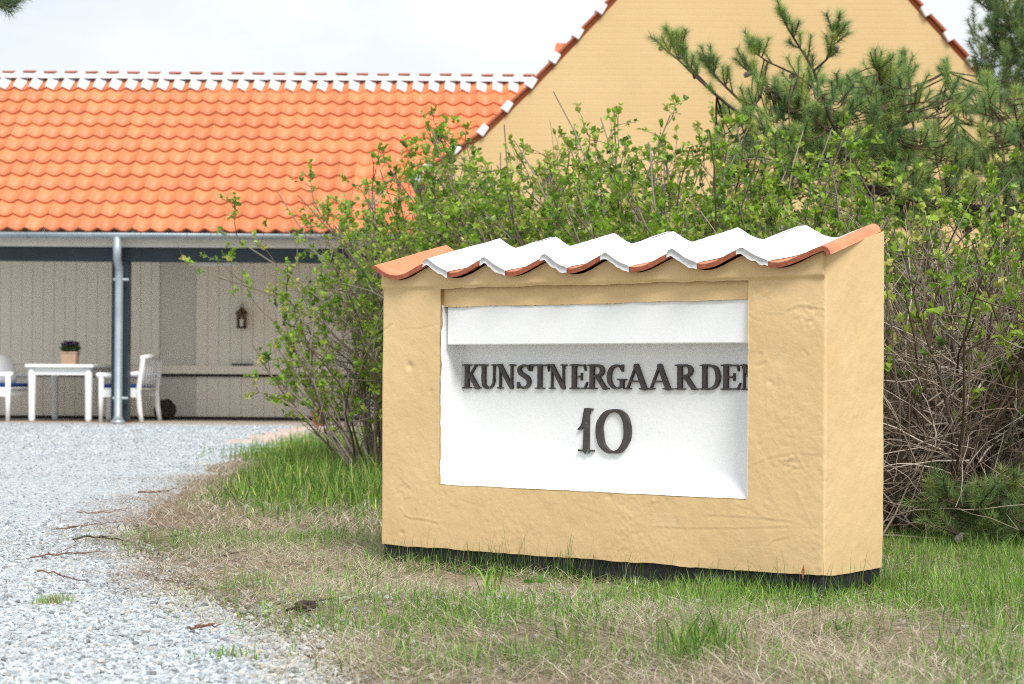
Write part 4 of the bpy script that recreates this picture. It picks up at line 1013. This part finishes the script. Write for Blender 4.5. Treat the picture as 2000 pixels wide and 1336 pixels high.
rose_bush('rose bush behind the right end of the cap tiles', (1.32, 9.0), 1.64, .48, 64, (0, 0), 27, .46, 9, 4.6, dead=400, dz=(.1, .6), dbr=1.0, leaf_p=.8)
rose_bush('twiggy rose thicket right beside the sign with bare canes below', (1.52, 7.45), 1.18, .36, 60, (0, -.02), 28, .5, 8, 3.2, 9, 900, .28)
rose_bush('bare rose thicket at the right picture edge over the low pine branch', (1.88, 7.75), 1.28, .40, 60, (0, -.02), 29, .5, 8, 3.2, 9, 900, .28)
rose_bush('leafy rose bush below the thick pine limb', (1.95, 8.9), 1.36, .60, 64, (0, 0), 30, .45, 9, 4.0, dead=500, dz=(.1, .7), dbr=1.2, leaf_p=.7)
rose_bush('rose bush at the right edge, between the pine limb and the thicket', (2.35, 8.6), 1.26, .45, 60, (0, 0), 31, .45, 9, 4.4, dead=400, dz=(.1, .7), dbr=1.2, leaf_p=.7)

# ------------------------------------------------------------------ pines
PINEC = np.array([(.105, .175, .055), (.135, .21, .065), (.17, .245, .07), (.085, .145, .055), (.22, .27, .07)])
def smooth_path(pts, n):
    p = np.array(pts, float); o, _ = spline(p, [0] * len(p), max(2, n // (len(p) - 1))); return np.array(o)
def needles(rg, P, per, ln=(.042, .064), frac=(.25, 1.0), wid=.0011, blue=1.0):
    """needle brushes along the shoots P (M,K,3)"""
    M, K, _ = P.shape; i = np.repeat(np.arange(M), per); n = M * per
    t = (frac[0] + (frac[1] - frac[0]) * rg.random(n) ** .8) * (K - 1); k = np.minimum(t.astype(int), K - 2); f = (t - k)[:, None]
    p = P[i, k] * (1 - f) + P[i, k + 1] * f; ax = nrm(P[i, k + 1] - P[i, k])
    rad = nrm(np.cross(ax, rg.normal(size=(n, 3)))); ang = rg.uniform(.55, 1.35, n)[:, None]
    d = nrm(ax * np.cos(ang) + rad * np.sin(ang)); L = rg.uniform(*ln, n)[:, None]
    s = nrm(np.cross(d, rg.normal(size=(n, 3)))) * wid
    tip = p + d * L + ax * L * .12
    V = np.stack([p - s, p + s, tip], 1).reshape(-1, 3)
    shade = PINEC[rg.integers(0, len(PINEC), M)][i] * rg.uniform(.7, 1.35, (n, 1)) * np.array([1, 1, blue])
    return V, np.arange(n * 3).reshape(n, 3), np.repeat(shade, 3, 0)
def cone_mesh(name, seed):
    rg = np.random.default_rng(seed); m = MB(); r = bmesh.ops.create_icosphere(m.bm, subdivisions=3, radius=1.0)
    for v in r['verts']:
        x, y, z = v.co; an = math.atan2(y, x); sc = 1 + .16 * math.sin(5 * an + 9 * z) * math.sin(8 * z + 2.2 * an) + rg.uniform(-.05, .05); w = (1 - .25 * z)
        v.co = Vector((x * .013 * sc * w, y * .013 * sc * w, z * .024 * sc))
    return m.mesh(name, False)
cone_b = cone_mesh('cone', 1); cone_b.materials.append(M_cone); cone_g = cone_mesh('cone', 2); cone_g.materials.append(M_cone_grey)
def pine(name, label, base, limbs, nfill, seed, per=130, cones=0, shoot_l=(.12, .24), blue=1.0, trunk=None, fill=None, ln=(.042, .064), wid=.0011, ncol=1.3, grp='pines behind the hedge'):
    """limbs: list of (world path, base radius, tip radius); fill: function giving n random tips"""
    rg = np.random.default_rng(seed); t = thing(name, label, 'pine tree', base, grp)
    if trunk is not None:
        P = smooth_path(trunk[0], 16); V, Fq = tubes(P[None], np.linspace(trunk[1], trunk[2], len(P))[None], 10)
        V += (noise(V, 14, 2) * .012)[:, None] * np.array([1, 1, 0])
        link('trunk', mesh_np('trunk', V, [Fq], True, np.repeat(np.array([[.085, .065, .05]]), len(V), 0)), M_bark, t)
    paths = []
    for path, r0, r1 in limbs:
        P = smooth_path(path, 18); P += np.stack([noise(P + q_, 6) for q_ in (0, 9, 21)], 1) * .012 * (r0 / .02)
        V, Fq = tubes(P[None], np.linspace(r0, r1, len(P))[None], 7); V += (noise(V, 60, 2) * r0 * .18)[:, None]
        link('limb', mesh_np('limb', V, [Fq], True, np.repeat(np.array([[.075, .058, .047]]), len(V), 0)), M_bark, t); paths.append(P)
    # shoots at the limb ends and along them, and fillers joined to the nearest limb
    allp = np.concatenate(paths); S0, S1 = [], []
    for P in paths:
        d = nrm(P[-1] - P[-3]); S0.append(P[-1] - d * .03); S1.append(d)
        for q in range(13):
            k = rg.integers(len(P) // 3, len(P) - 1) if q < 6 else rg.integers(int(len(P) * .7), len(P) - 1); S0.append(P[k]); S1.append(nrm(nrm(P[k + 1] - P[k]) * .7 + rg.normal(size=3) * .55 + np.array([0, 0, .75])))
    S0, S1 = np.array(S0), np.array(S1); M = len(S0)
    Sh = [grow(rg, S0, S1, rg.uniform(*shoot_l, M), 6, .05, np.array([0, 0, .06]))]
    tw = []
    if nfill:
        tip = fill(rg, nfill); idx = [int(np.argmin(np.linalg.norm(allp - q, axis=1))) for q in tip]; a = allp[idx]
        mid = (a + tip) / 2 + rg.normal(size=a.shape) * .04 - np.array([0, 0, .03]); K = 7; ts = np.linspace(0, 1, K)[None, :, None]
        tw = (1 - ts) ** 2 * a[:, None] + 2 * ts * (1 - ts) * mid[:, None] + ts ** 2 * tip[:, None]
        d = nrm(nrm(tip - mid) * .6 + np.array([0, 0, .7]) + rg.normal(size=tip.shape) * .35)
        Sh.append(grow(rg, tip, d, rg.uniform(*shoot_l, len(tip)), 6, .05, np.array([0, 0, .05])))
        q, tt, i, u = pick(rg, tw, nfill, .4, 1)
        Sh.append(grow(rg, q, tt * .6 + rg.normal(size=q.shape) * .5 + np.array([0, 0, .6]), rg.uniform(*shoot_l, nfill) * .8, 6, .05, np.array([0, 0, .05])))
    Sh = np.concatenate(Sh)
    Vs, Fs, Cs, off = [], [], [], 0
    for P, Rr, sd_ in [(Sh, taper(len(Sh), 6, .0042, .0022), 4)] + ([(tw, taper(len(tw), 7, .0042, .0028), 4)] if len(tw) else []):
        V, Fq = tubes(P, Rr, sd_); Vs.append(V); Fs.append(Fq + off); off += len(V)
        Cs.append(np.repeat(np.array([(.10, .068, .045)]) * rg.uniform(.6, 1.3, (len(P), 1)), P.shape[1] * sd_, 0))
    link('twigs', mesh_np('twigs', np.concatenate(Vs), Fs, True, np.concatenate(Cs)), M_bark, t, 'stuff')
    V, F_, c_ = needles(rg, Sh, per, ln, (.12, 1.0), wid, blue); 
    link('crown', mesh_np('crown', V, [F_], False, c_ * ncol), M_needle, t, 'stuff')
    for k in range(cones):
        if len(tw) and k % 2: P = tw[rg.integers(0, len(tw))]
        else: P = paths[rg.integers(0, len(paths))]
        p = P[rg.integers(len(P) // 3, len(P))] + rg.normal(size=3) * .008
        o = link('cone', cone_b if rg.random() < .5 else cone_g, None, t); o.location = p + np.array([0, 0, -.012]); o.rotation_euler = (rg.uniform(-2.2, 2.2), rg.uniform(-1.5, 1.5), rg.uniform(0, 6)); sc_ = rg.uniform(.85, 1.4); o.scale = (sc_,) * 3
    return t
def W(pts, Y0, dY=0.0):
    return [at(x, y, Y0 + dY * k / max(1, len(pts) - 1)) for k, (x, y) in enumerate(pts)]
tb = np.array([3.35, 11.2, 0.0])
limbs = [(np.concatenate([[tb + np.array([0, 0, .95])], W([(2040, 440), (1930, 412), (1830, 398), (1760, 378), (1700, 368), (1640, 330)], 11.0, -.3)]), .045, .016),
         (W([(1660, 345), (1560, 290), (1470, 240), (1400, 185), (1345, 135), (1290, 88)], 10.7, .2), .013, .004),
         (W([(1500, 255), (1440, 190), (1400, 150), (1378, 118)], 10.75, -.1), .009, .004),
         (W([(1400, 185), (1340, 120), (1318, 82)], 10.85, .05), .007, .003),
         (W([(1690, 365), (1640, 270), (1605, 180), (1588, 135), (1550, 75), (1524, 22)], 10.7, -.2), .012, .004),
         (W([(1588, 140), (1622, 105), (1632, 62)], 10.55, -.1), .007, .003),
         (W([(1610, 190), (1560, 150), (1500, 120), (1470, 100)], 10.6, -.3), .007, .003),
         (W([(1640, 270), (1560, 210), (1510, 180), (1450, 130)], 10.65, .2), .008, .003),
         (W([(1720, 372), (1745, 270), (1728, 190), (1712, 130)], 10.8, -.3), .010, .004),
         (W([(1780, 385), (1790, 280), (1775, 190), (1765, 125)], 10.9, .2), .010, .004),
         (W([(1840, 398), (1870, 300), (1862, 210), (1850, 140)], 11.0, .3), .011, .004),
         (W([(1930, 412), (1950, 320), (1940, 230), (1930, 160)], 11.0, .0), .012, .004),
         (W([(1990, 425), (2000, 330), (1990, 260)], 11.0, -.3), .012, .004)]
def fill1(rg, n):
    out = [at(rg.uniform(1700, 2080), rg.uniform(380, 460), rg.uniform(10.5, 11.5)) for _ in range(n // 7)]
    out += [at(rg.uniform(1510, 1780), rg.uniform(180, 330), rg.uniform(10.4, 11.2)) for _ in range(n // 6)]
    while len(out) < n:
        x, y = rg.uniform(1400, 2080), rg.uniform(110, 400)
        top = np.interp(x, [1400, 1500, 1600, 1700, 1800, 1900, 2000, 2080], [230, 180, 150, 150, 170, 200, 190, 150])
        if y < top: continue
        out.append(at(x, y, rg.uniform(10.3, 11.7)))
    return np.array(out)
pine('mountain_pine', 'green pine with cones reaching left over the hedge before the gable', tuple(tb), limbs, 600, 41, 190, 46, (.06, .14), ln=(.038, .060), wid=.0008, ncol=1.75, fill=fill1, trunk=([tb + [0, 0, -.1], tb + [.02, 0, .6], tb + [-.03, .03, 1.4], tb + [.05, 0, 2.4], tb + [0, .05, 3.0]], .085, .03))
tb2 = np.array([5.2, 17.5, 0.0])
limbs2 = [(np.concatenate([[tb2 + np.array([0, 0, z])], W(p, 17.2, .3)]), .035, .007) for z, p in ((3.0, [(2080, 150), (2000, 130), (1940, 90)]), (3.6, [(2060, 60), (1990, 40), (1930, 20)]), (2.4, [(2080, 230), (2010, 210), (1950, 170)]), (4.0, [(2060, 0), (2000, -20), (1950, -50)]))]
def fill2(rg, n):
    return np.array([at(rg.uniform(1905, 2090) + 25 * (k % 2), rg.uniform(-60, 235), rg.uniform(16.6, 18)) for k in range(n)])
pine('mountain_pine', 'blurred blue-green pine against the sky in the upper right corner', tuple(tb2), limbs2, 200, 42, 170, 0, (.16, .3), 1.15, fill=fill2, trunk=([tb2 + [0, 0, -.1], tb2 + [.1, 0, 1.5], tb2 + [0, 0, 3.2], tb2 + [.1, 0, 4.8]], .11, .03), ln=(.05, .08), wid=.0019)
tb3 = np.array([2.12, 7.1, 0.0])
limbs3 = [(np.concatenate([[tb3 + np.array([0, 0, .10])], W(p, 7.0, -.12)]), .010, .004) for p in ([(2030, 1040), (1960, 1020), (1880, 990), (1840, 975)], [(2040, 1080), (1960, 1065), (1890, 1050), (1850, 1035)], [(2050, 1020), (1990, 985), (1950, 975)], [(2040, 1090), (1980, 1080), (1930, 1078)])]
def fill3(rg, n):
    return np.array([at(rg.uniform(1835, 2060), rg.uniform(985, 1075), rg.uniform(6.75, 7.2)) for k in range(n)])
pine('young_pine', 'low pine branch with dark green needles at the foot of the thicket', tuple(tb3), limbs3, 24, 43, 150, 4, (.08, .15), 1.0, fill=fill3, ln=(.035, .055), wid=.0008, trunk=([tb3 + [0, 0, -.05], tb3 + [.02, 0, .15], tb3 + [0, .04, .45]], .02, .01), grp='low pine growth')
tb4 = np.array([-3.3, 9.5, 0.0])
limbs4 = [(np.concatenate([[tb4 + np.array([0, 0, 2.55])], W(p, 9.4, 0)]), .018, .004) for p in ([(-160, -30), (-60, -8), (18, 10)], [(-120, -60), (-50, -40), (25, -8)], [(-150, 0), (-60, 8), (0, 14)])]
pine('mountain_pine', 'pine twig poking into the upper left corner of the sky', tuple(tb4), limbs4, 0, 44, 120, 0, (.08, .12), 1.4, trunk=([tb4 + [0, 0, -.1], tb4 + [.05, 0, 1.2], tb4 + [0, 0, 2.6], tb4 + [.05, 0, 4.0]], .09, .03), grp='pine beside the drive')

# ------------------------------------------------------------------ loose gravel
def in_sign(X, Y, pad=0.0):
    rx, ry = X - P0[0], Y - P0[1]; s = rx * U2[0] + ry * U2[1]; d = rx * N2[0] + ry * N2[1]
    return (s > -SW - pad) & (s < pad) & (d > -pad) & (d < ST + pad)
ICO = bmesh.new(); bmesh.ops.create_icosphere(ICO, subdivisions=1, radius=1.0); ICO.verts.ensure_lookup_table()
icoV = np.array([v.co[:] for v in ICO.verts]); icoF = np.array([[v.index for v in f.verts] for f in ICO.faces]); ICO.free()
octV = np.array([(1, 0, 0), (-1, 0, 0), (0, 1, 0), (0, -1, 0), (0, 0, 1), (0, 0, -1.0)])
octF = np.array([(0, 2, 4), (2, 1, 4), (1, 3, 4), (3, 0, 4), (2, 0, 5), (1, 2, 5), (3, 1, 5), (0, 3, 5)])
def stones(rg, X, Y, size, z0=0.0, dark=0.0, bV=icoV, bF=icoF):
    nv = len(bV)
    n = len(X); proto = [bV * (1 + rg.uniform(-.28, .28, (nv, 1))) for _ in range(12)]
    sh = np.array(proto)[rg.integers(0, 12, n)] * np.stack([rg.uniform(.75, 1.35, n), rg.uniform(.7, 1.1, n), rg.uniform(.45, .8, n)], 1)[:, None, :]
    an = rg.uniform(0, 6.28, n); c, s = np.cos(an)[:, None], np.sin(an)[:, None]
    tl = rg.normal(size=(n, 1)) * .35; ct, st = np.cos(tl), np.sin(tl)
    x, y, z = sh[..., 0], sh[..., 1], sh[..., 2]; y, z = y * ct - z * st, y * st + z * ct
    P = np.stack([x * c - y * s, x * s + y * c, z], -1) * size[:, None, None]
    P += np.stack([X, Y, ground_z(X, Y) + z0 + size * rg.uniform(.1, .75, n)], 1)[:, None, :]
    g_ = rg.choice([.33, .42, .50, .57, .67, .20], n, p=[.16, .22, .24, .2, .11, .07]) * rg.uniform(.88, 1.12, n)
    warm = rg.random(n) < .10
    col = g_[:, None] * np.where(warm[:, None], np.array([1.05, .98, .88]), np.array([.90, .985, 1.04])) * (1 - dark)
    col = col * (1 + .16 * noise2(X, Y, 1.3, 3))[:, None] * np.where((gravel_in(X, Y) < .12 * (1 + noise2(X, Y, 6)))[:, None], np.array([.93, .86, .76]), 1)
    return P.reshape(-1, 3), (bF[None] + (np.arange(n) * nv)[:, None, None]).reshape(-1, 3), np.repeat(col, nv, 0)
rg = np.random.default_rng(51)
def drive_points(n, y0, y1, pw):
    Y = (y0 ** pw + rg.random(n) * (y1 ** pw - y0 ** pw)) ** (1 / pw); X = rg.uniform(-.275, .15, n) * Y
    g_ = gravel_in(X, Y) + .10 * noise2(X, Y, 2.5, 2); keep = (g_ > 0) | (rg.random(n) < .75 * np.exp(g_ / .09)); keep &= ~in_sign(X, Y, .03)
    return X[keep], Y[keep]
X, Y = drive_points(82000, 3.3, 7.8, 1.5); V1, F1, C1 = stones(rg, X, Y, rg.uniform(.0030, .0060, len(X)) * rg.choice([1, 1, 1, 1, 1.6], len(X)), .004)
X, Y = drive_points(52000, 7.8, 24.6, .8); V2, F2, C2 = stones(rg, X, Y, rg.uniform(.0036, .0068, len(X)) * np.clip(Y / 11, 1, 1.6) * 1.15, .004, 0.0, octV, octF)
n = 1400; X, Y = rg.uniform(-.9, 1.4, n), rg.uniform(3.4, 5.8, n); k_ = (noise2(X, Y, 3, 2) + .25 * rg.normal(size=n) > .18) & ~in_sign(X, Y, .02); V3, F3, C3 = stones(rg, X[k_], Y[k_], rg.uniform(.004, .010, k_.sum()), .002)
o = link('gravel', mesh_np('gravel', np.concatenate([V1, V2, V3]), [F1, F2 + len(V1), F3 + len(V1) + len(V2)], False, np.concatenate([C1, C2, C3])), M_stone); tag(o, 'loose pale grey gravel stones lying on the drive', kind='stuff')

# ------------------------------------------------------------------ grass
def blades(rg, X, Y, h, w, lean, col, az=None, z0=0.0, l0=.5, l2=1.35):
    n = len(X); az = rg.uniform(0, 2 * math.pi, n) if az is None else az
    dx, dy = np.cos(az), np.sin(az); b = np.stack([X, Y, ground_z(X, Y) + z0], 1)
    sd_ = np.stack([-dy, dx, np.zeros(n)], 1) * (w / 2)[:, None]
    run = np.stack([dx, dy, np.zeros(n)], 1)
    up = np.array([0, 0, 1.0])
    m1 = b + up * (h * np.cos(lean * l0) * .45)[:, None] + run * (h * np.sin(lean * l0) * .45)[:, None]; cv = rg.normal(size=n) * .45; run = np.stack([np.cos(az + cv), np.sin(az + cv), np.zeros(n)], 1)
    m2 = m1 + up * (h * np.cos(lean) * .33)[:, None] + run * (h * np.sin(lean) * .33)[:, None]
    tp = m2 + up * (h * np.cos(lean * l2) * .25)[:, None] + np.stack([np.cos(az + 2 * cv), np.sin(az + 2 * cv), np.zeros(n)], 1) * (h * np.sin(lean * l2) * .25)[:, None]
    V = np.stack([b - sd_, b + sd_, m1 - sd_ * .9, m1 + sd_ * .9, m2 - sd_ * .65, m2 + sd_ * .65, tp], 1).reshape(-1, 3); i = np.arange(n)[:, None] * 7
    q = np.concatenate([i + np.array([[0, 1, 3, 2]]), i + np.array([[2, 3, 5, 4]])]); t = i + np.array([[4, 5, 6]])
    return V, q, t, np.repeat(col, 7, 0)
GREEN = np.array([(.11, .25, .03), (.15, .31, .035), (.075, .18, .028), (.20, .34, .05), (.27, .36, .09)])
DRY = np.array([(.44, .365, .255), (.56, .485, .36), (.32, .255, .17), (.68, .62, .50), (.20, .15, .095)])
LIT = np.array([(.22, .10, .05), (.30, .15, .075), (.16, .085, .05), (.36, .22, .12)])
def pal(rg, P, n, v=.25): return P[rg.integers(0, len(P), n)] * rg.uniform(1 - v, 1 + v, (n, 1))
def verge_points(rg, n, y0, y1, x0=-.27, x1=.285, margin=-.05, edge=.10, pw=1.3):
    Y = (y0 ** pw + rg.random(n) * (y1 ** pw - y0 ** pw)) ** (1 / pw); X = rg.uniform(x0, x1, n) * Y
    g_ = gravel_in(X, Y) + .12 * noise2(X, Y, 2.0, 2); keep = (g_ < margin) | (rg.random(n) < np.exp(-np.maximum(g_ - margin, 0) / edge) * .8); keep &= ~in_sign(X, Y, .004)
    return X[keep], Y[keep]
def grass_obj(name, label, sets, m=M_grass):
    Vs, Fs, Cs, off = [], [], [], 0
    for V, q, t, c in sets: Vs.append(V); Fs += [q + off, t + off]; Cs.append(c); off += len(V)
    o = link(name, mesh_np(name, np.concatenate(Vs), Fs, False, np.concatenate(Cs)), m); tag(o, label, kind='stuff'); return o
rg = np.random.default_rng(61)
# flattened dry thatch
X, Y = verge_points(rg, 100000, 3.3, 7.2); k_ = rg.random(len(X)) < np.clip(.62 + .9 * noise2(X, Y, 1.7, 2), .15, 1) * (1 - .6 * in_sign(X, Y, .07)); X, Y = X[k_], Y[k_]; n = len(X)
flow = noise2(X, Y, 2.2) * 5
t1 = blades(rg, X, Y, rg.uniform(.04, .14, n), rg.uniform(.0009, .0019, n), rg.uniform(1.30, 1.54, n), pal(rg, DRY, n) * 1.08, flow + rg.normal(size=n) * 1.3, rg.uniform(.004, .020, n), .96, 1.0)
X, Y = verge_points(rg, 26000, 7.2, 13.0, -.27, .05); n = len(X)
t2 = blades(rg, X, Y, rg.uniform(.06, .14, n), rg.uniform(.002, .0035, n), rg.uniform(1.2, 1.5, n), pal(rg, DRY, n), None, rg.uniform(.002, .02, n), .9, 1.05)
# rusty needle litter along the gravel edge
Y = rg.uniform(5.0, 12, 15000); X = -np.interp(Y, GE[::-1, 1], -GE[::-1, 0]) + rg.normal(size=15000) * .14 * (Y / 6) + .03
k_ = noise2(X, Y, 1.6, 2) + .3 * rg.normal(size=len(X)) > -.05; X, Y = X[k_], Y[k_]; n = len(X)
t3 = blades(rg, X, Y, rg.uniform(.025, .07, n), rg.uniform(.0012, .0022, n), rg.uniform(1.35, 1.55, n), pal(rg, LIT, n), None, rg.uniform(.006, .02, n), .98, 1.0)
grass_obj('dry_grass', 'flattened dry grass and rusty needle litter on the verge', [t1, t2, t3])
# short living grass, in patches
X, Y = verge_points(rg, 84000, 3.3, 7.4); gm = noise2(X + 4, Y, 1.3, 3) + .46 * np.clip((X - .35) / 1.0, -.5, 1) + .06 * (Y < 4.2); k_ = gm + .26 * rg.normal(size=len(X)) > .09; X, Y = X[k_], Y[k_]; n = len(X)
s1 = blades(rg, X, Y, rg.uniform(.020, .058, n) * (1 + .6 * np.clip(noise2(X, Y, 3), 0, 1)) * (1 + .25 * (X > .5)), rg.uniform(.0013, .0025, n), rg.uniform(.2, 1.1, n), pal(rg, GREEN, n, .4) * 1.1)
X, Y = verge_points(rg, 5500, 5.6, 8.0, .14, .30); n = len(X)
s1b = blades(rg, X, Y, rg.uniform(.03, .10, n), rg.uniform(.0013, .0026, n), rg.uniform(.1, .9, n), pal(rg, GREEN, n))
# fringe along the foot of the sign
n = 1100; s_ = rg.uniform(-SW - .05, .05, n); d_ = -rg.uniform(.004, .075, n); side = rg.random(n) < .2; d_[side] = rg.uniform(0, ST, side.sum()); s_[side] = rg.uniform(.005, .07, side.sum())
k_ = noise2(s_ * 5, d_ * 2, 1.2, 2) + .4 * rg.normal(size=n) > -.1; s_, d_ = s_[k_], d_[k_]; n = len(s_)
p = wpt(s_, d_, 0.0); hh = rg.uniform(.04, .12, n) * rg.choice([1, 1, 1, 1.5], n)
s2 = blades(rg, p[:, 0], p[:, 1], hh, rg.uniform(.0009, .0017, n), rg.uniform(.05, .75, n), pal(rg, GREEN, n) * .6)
# tufts
ts = []
for (x, y, nb, h, sp) in [(1375, 1285, 190, .115, .05), (1330, 1300, 90, .09, .04), (1850, 1190, 150, .08, .07), (1760, 1150, 130, .08, .06), (1650, 1255, 110, .05, .05), (1950, 1240, 150, .07, .08), (1160, 1238, 60, .06, .04), (785, 1283, 40, .05, .02), (1500, 1230, 80, .045, .05), (890, 1215, 60, .04, .04), (1240, 1130, 90, .12, .05), (690, 1140, 90, .05, .06), (450, 1290, 50, .03, .03), (1290, 1130, 30, .17, .03), (650, 1060, 120, .07, .07), (560, 1010, 120, .09, .08), (1900, 1310, 130, .07, .08), (1020, 1300, 50, .04, .04)]:
    c = gnd(x, y); X, Y = c[0] + rg.normal(size=nb) * sp, c[1] + rg.normal(size=nb) * sp; k_ = ~in_sign(X, Y, .004); X, Y = X[k_], Y[k_]; nb = len(X)
    ts.append(blades(rg, X, Y, h * rg.uniform(.5, 1.25, nb), rg.uniform(.0018, .0036, nb), rg.uniform(.1, .9, nb), pal(rg, GREEN, nb)))
for (x, y) in [(955, 1155), (945, 1180), (1120, 1275)]:
    c = gnd(x, y); nb = 5; ts.append(blades(rg, c[0] + rg.normal(size=nb) * .012, c[1] + rg.normal(size=nb) * .012, rg.uniform(.06, .11, nb), rg.uniform(.005, .008, nb), rg.uniform(.2, .8, nb), pal(rg, GREEN, nb) * 1.15))
grass_obj('short_grass', 'thin green grass growing through the dry verge and along the foot of the sign', [s1, s1b, s2] + ts)
# taller lush grass between drive and hedge
X, Y = verge_points(rg, 34000, 6.3, 15.5, -.20, -.03, -.28, .10, 1.2); dens = np.clip((Y - 7.2) / 2.2, 0, 1) * np.clip(.35 - gravel_in(X, Y) / .8, 0, 1) + .55 * noise2(X, Y, 2.4, 2) - .1; k_ = rg.random(len(X)) < dens; X, Y = X[k_], Y[k_]; n = len(X)
ed = np.clip(-gravel_in(X, Y) / .55, .15, 1); tall = np.clip((Y - 7.0) / 2.4, .2, 1) * ed * (1 + .45 * noise2(X, Y, 5, 2))
t4 = blades(rg, X, Y, rg.uniform(.04, .21, n) * tall, rg.uniform(.003, .007, n), rg.uniform(.05, 1.25, n), pal(rg, GREEN, n, .5) * .85 * np.where(rg.random((n, 1)) < .22, np.array([[2.2, 1.5, 2.2]]), 1))
X, Y = verge_points(rg, 9000, 14, 22, -.16, -.04, -.1, .1); n = len(X)
t5 = blades(rg, X, Y, rg.uniform(.04, .12, n), rg.uniform(.004, .007, n), rg.uniform(.1, .9, n), pal(rg, GREEN, n))
grass_obj('tall_grass', 'lush taller grass between the drive and the rose hedge', [t4, t5])

# ------------------------------------------------------------------ small things on the ground
gt = gnd(105, 1178); tu = thing('grass_tuft', 'lone low tuft of grass in the gravel near the left edge', 'grass tuft', (gt[0], gt[1], 0)); nb = 260
sets = blades(rg, gt[0] + rg.normal(size=nb) * .026, gt[1] + rg.normal(size=nb) * .03, rg.uniform(.012, .035, nb), rg.uniform(.0012, .0022, nb), rg.uniform(.3, 1.3, nb), pal(rg, np.concatenate([GREEN[3:], DRY[:2], GREEN[:2]]), nb), None, .008)
V, q, t, c = sets; link('blades', mesh_np('blades', V, [q, t], False, c), M_grass, tu, 'stuff')
def fallen_twig(label, pts, r0, col, forks=2, seed=0):
    rg = np.random.default_rng(seed); g2 = np.array([gnd(*p) for p in pts]); z = ground_z(g2[:, 0], g2[:, 1]) + .014 + r0
    P = smooth_path(np.column_stack([g2, z]), 10); P[:, 2] += rg.uniform(0, .008, len(P))
    t = thing('fallen_twig', label, 'twig', tuple(P[0]), 'twigs fallen on the drive edge')
    def tw(P, r, nme):
        V, Fq = tubes(P[None], np.linspace(r, r * .45, len(P))[None], 5); link(nme, mesh_np(nme, V, [Fq], True, np.repeat(np.array([col]) * rg.uniform(.8, 1.2), len(V), 0)), M_bark, t)
    tw(P, r0, 'stem')
    for k in range(forks):
        i = rg.integers(2, len(P) - 2); d = nrm(P[i + 1] - P[i]); dd = nrm(d + rg.normal(size=3) * np.array([.7, .7, .1])); L = np.linalg.norm(P[-1] - P[0]) * rg.uniform(.2, .4)
        tw(np.array([P[i] + dd * L * q for q in np.linspace(0, 1, 5)]) + np.array([[0, 0, .004]]), r0 * .6, 'side_twig')
    return t
RU, DK, GRY = (.20, .10, .055), (.06, .045, .035), (.20, .16, .13)
fallen_twig('rusty twig on the gravel just above the lone grass tuft', [(73, 1128), (105, 1132), (135, 1142), (156, 1145)], .0028, RU, 3, 1)
fallen_twig('long rusty twig at the tip of the litter patch on the gravel', [(60, 1104), (110, 1098), (150, 1094), (190, 1089)], .0028, RU, 3, 2)
fallen_twig('dark crooked twig lying across the gravel edge', [(143, 1063), (175, 1059), (205, 1062), (240, 1068)], .0045, DK, 2, 3)
fallen_twig('thin rusty twig farther up the gravel edge', [(150, 1010), (190, 1011), (247, 1008)], .0028, RU, 2, 4)
fallen_twig('brown twig where gravel meets the green grass', [(270, 969), (310, 966), (346, 962)], .005, RU, 2, 5)
fallen_twig('pale rusty twig between the dark one and the long one', [(110, 1046), (170, 1040), (240, 1031)], .0028, RU, 3, 6)
fallen_twig('forked grey twig standing up at the grass edge', [(335, 1064), (350, 1058), (368, 1047)], .006, GRY, 3, 7)
fallen_twig('brown twig lying in the dry grass left of the sign', [(430, 1096), (460, 1090), (490, 1078)], .0045, GRY, 2, 8)
fallen_twig('thin reddish twig in the lower gravel', [(368, 1242), (400, 1240), (432, 1233)], .003, RU, 3, 9)
# fallen cone on its twig
c0, c1 = gnd(560, 1217), gnd(650, 1196); fc = thing('fallen_cone', 'dark pine cone on a twig lying in the dry grass', 'pine cone', (c0[0], c0[1], 0))
P = smooth_path([(c0[0], c0[1], .03), ((c0[0] + c1[0]) / 2, (c0[1] + c1[1]) / 2, .038), (c1[0], c1[1], .035)], 8)
V, Fq = tubes(P[None], np.linspace(.004, .002, len(P))[None], 6); link('stalk', mesh_np('stalk', V, [Fq], True, np.repeat(np.array([DK]), len(V), 0)), M_bark, fc)
cm_ = cone_mesh('cone', 5); cm_.materials.append(M_twig); o = link('cone', cm_, None, fc); g_ = gnd(598, 1211); o.location = (g_[0], g_[1], .034); o.rotation_euler = (R(85), .2, R(70)); o.scale = (1.1, 1.1, 1.2)
# broad-leaved weed
wc = gnd(1045, 1165); wd_ = thing('weed', 'small broad-leaved weed in the dry grass before the sign', 'weed', (wc[0], wc[1], 0)); rg = np.random.default_rng(77)
for k in range(7):
    an = k * .95 + rg.uniform(-.2, .2); d = nrm(np.array([[math.cos(an), math.sin(an), rg.uniform(.15, .5)]])); V, F_, c_ = leaves(rg, np.array([[wc[0], wc[1], .035]]) + d * .008, d, np.array([rg.uniform(.026, .042)]), np.array([[.11, .25, .04]]) * rg.uniform(.8, 1.2), .40, .05)
    link('leaf', mesh_np('leaf', V, [F_], True, c_), M_leaf, wd_)
# dry leaf caught at the foot of the sign
lc = wpt(-.055, -.02, .045); rg = np.random.default_rng(78)
V, F_, c_ = leaves(rg, lc[None], np.array([[.1, .05, 1.0]]), np.array([.045]), np.array([[.3, .13, .08]]), .28, .12)
o = link('dry_leaf', mesh_np('dry_leaf', V, [F_], True, c_), M_dryleaf); tag(o, 'curled red-brown dry leaf at the right foot of the sign', 'leaf')

for o in bpy.data.objects:
    if '_loc' in o.keys(): del o['_loc']
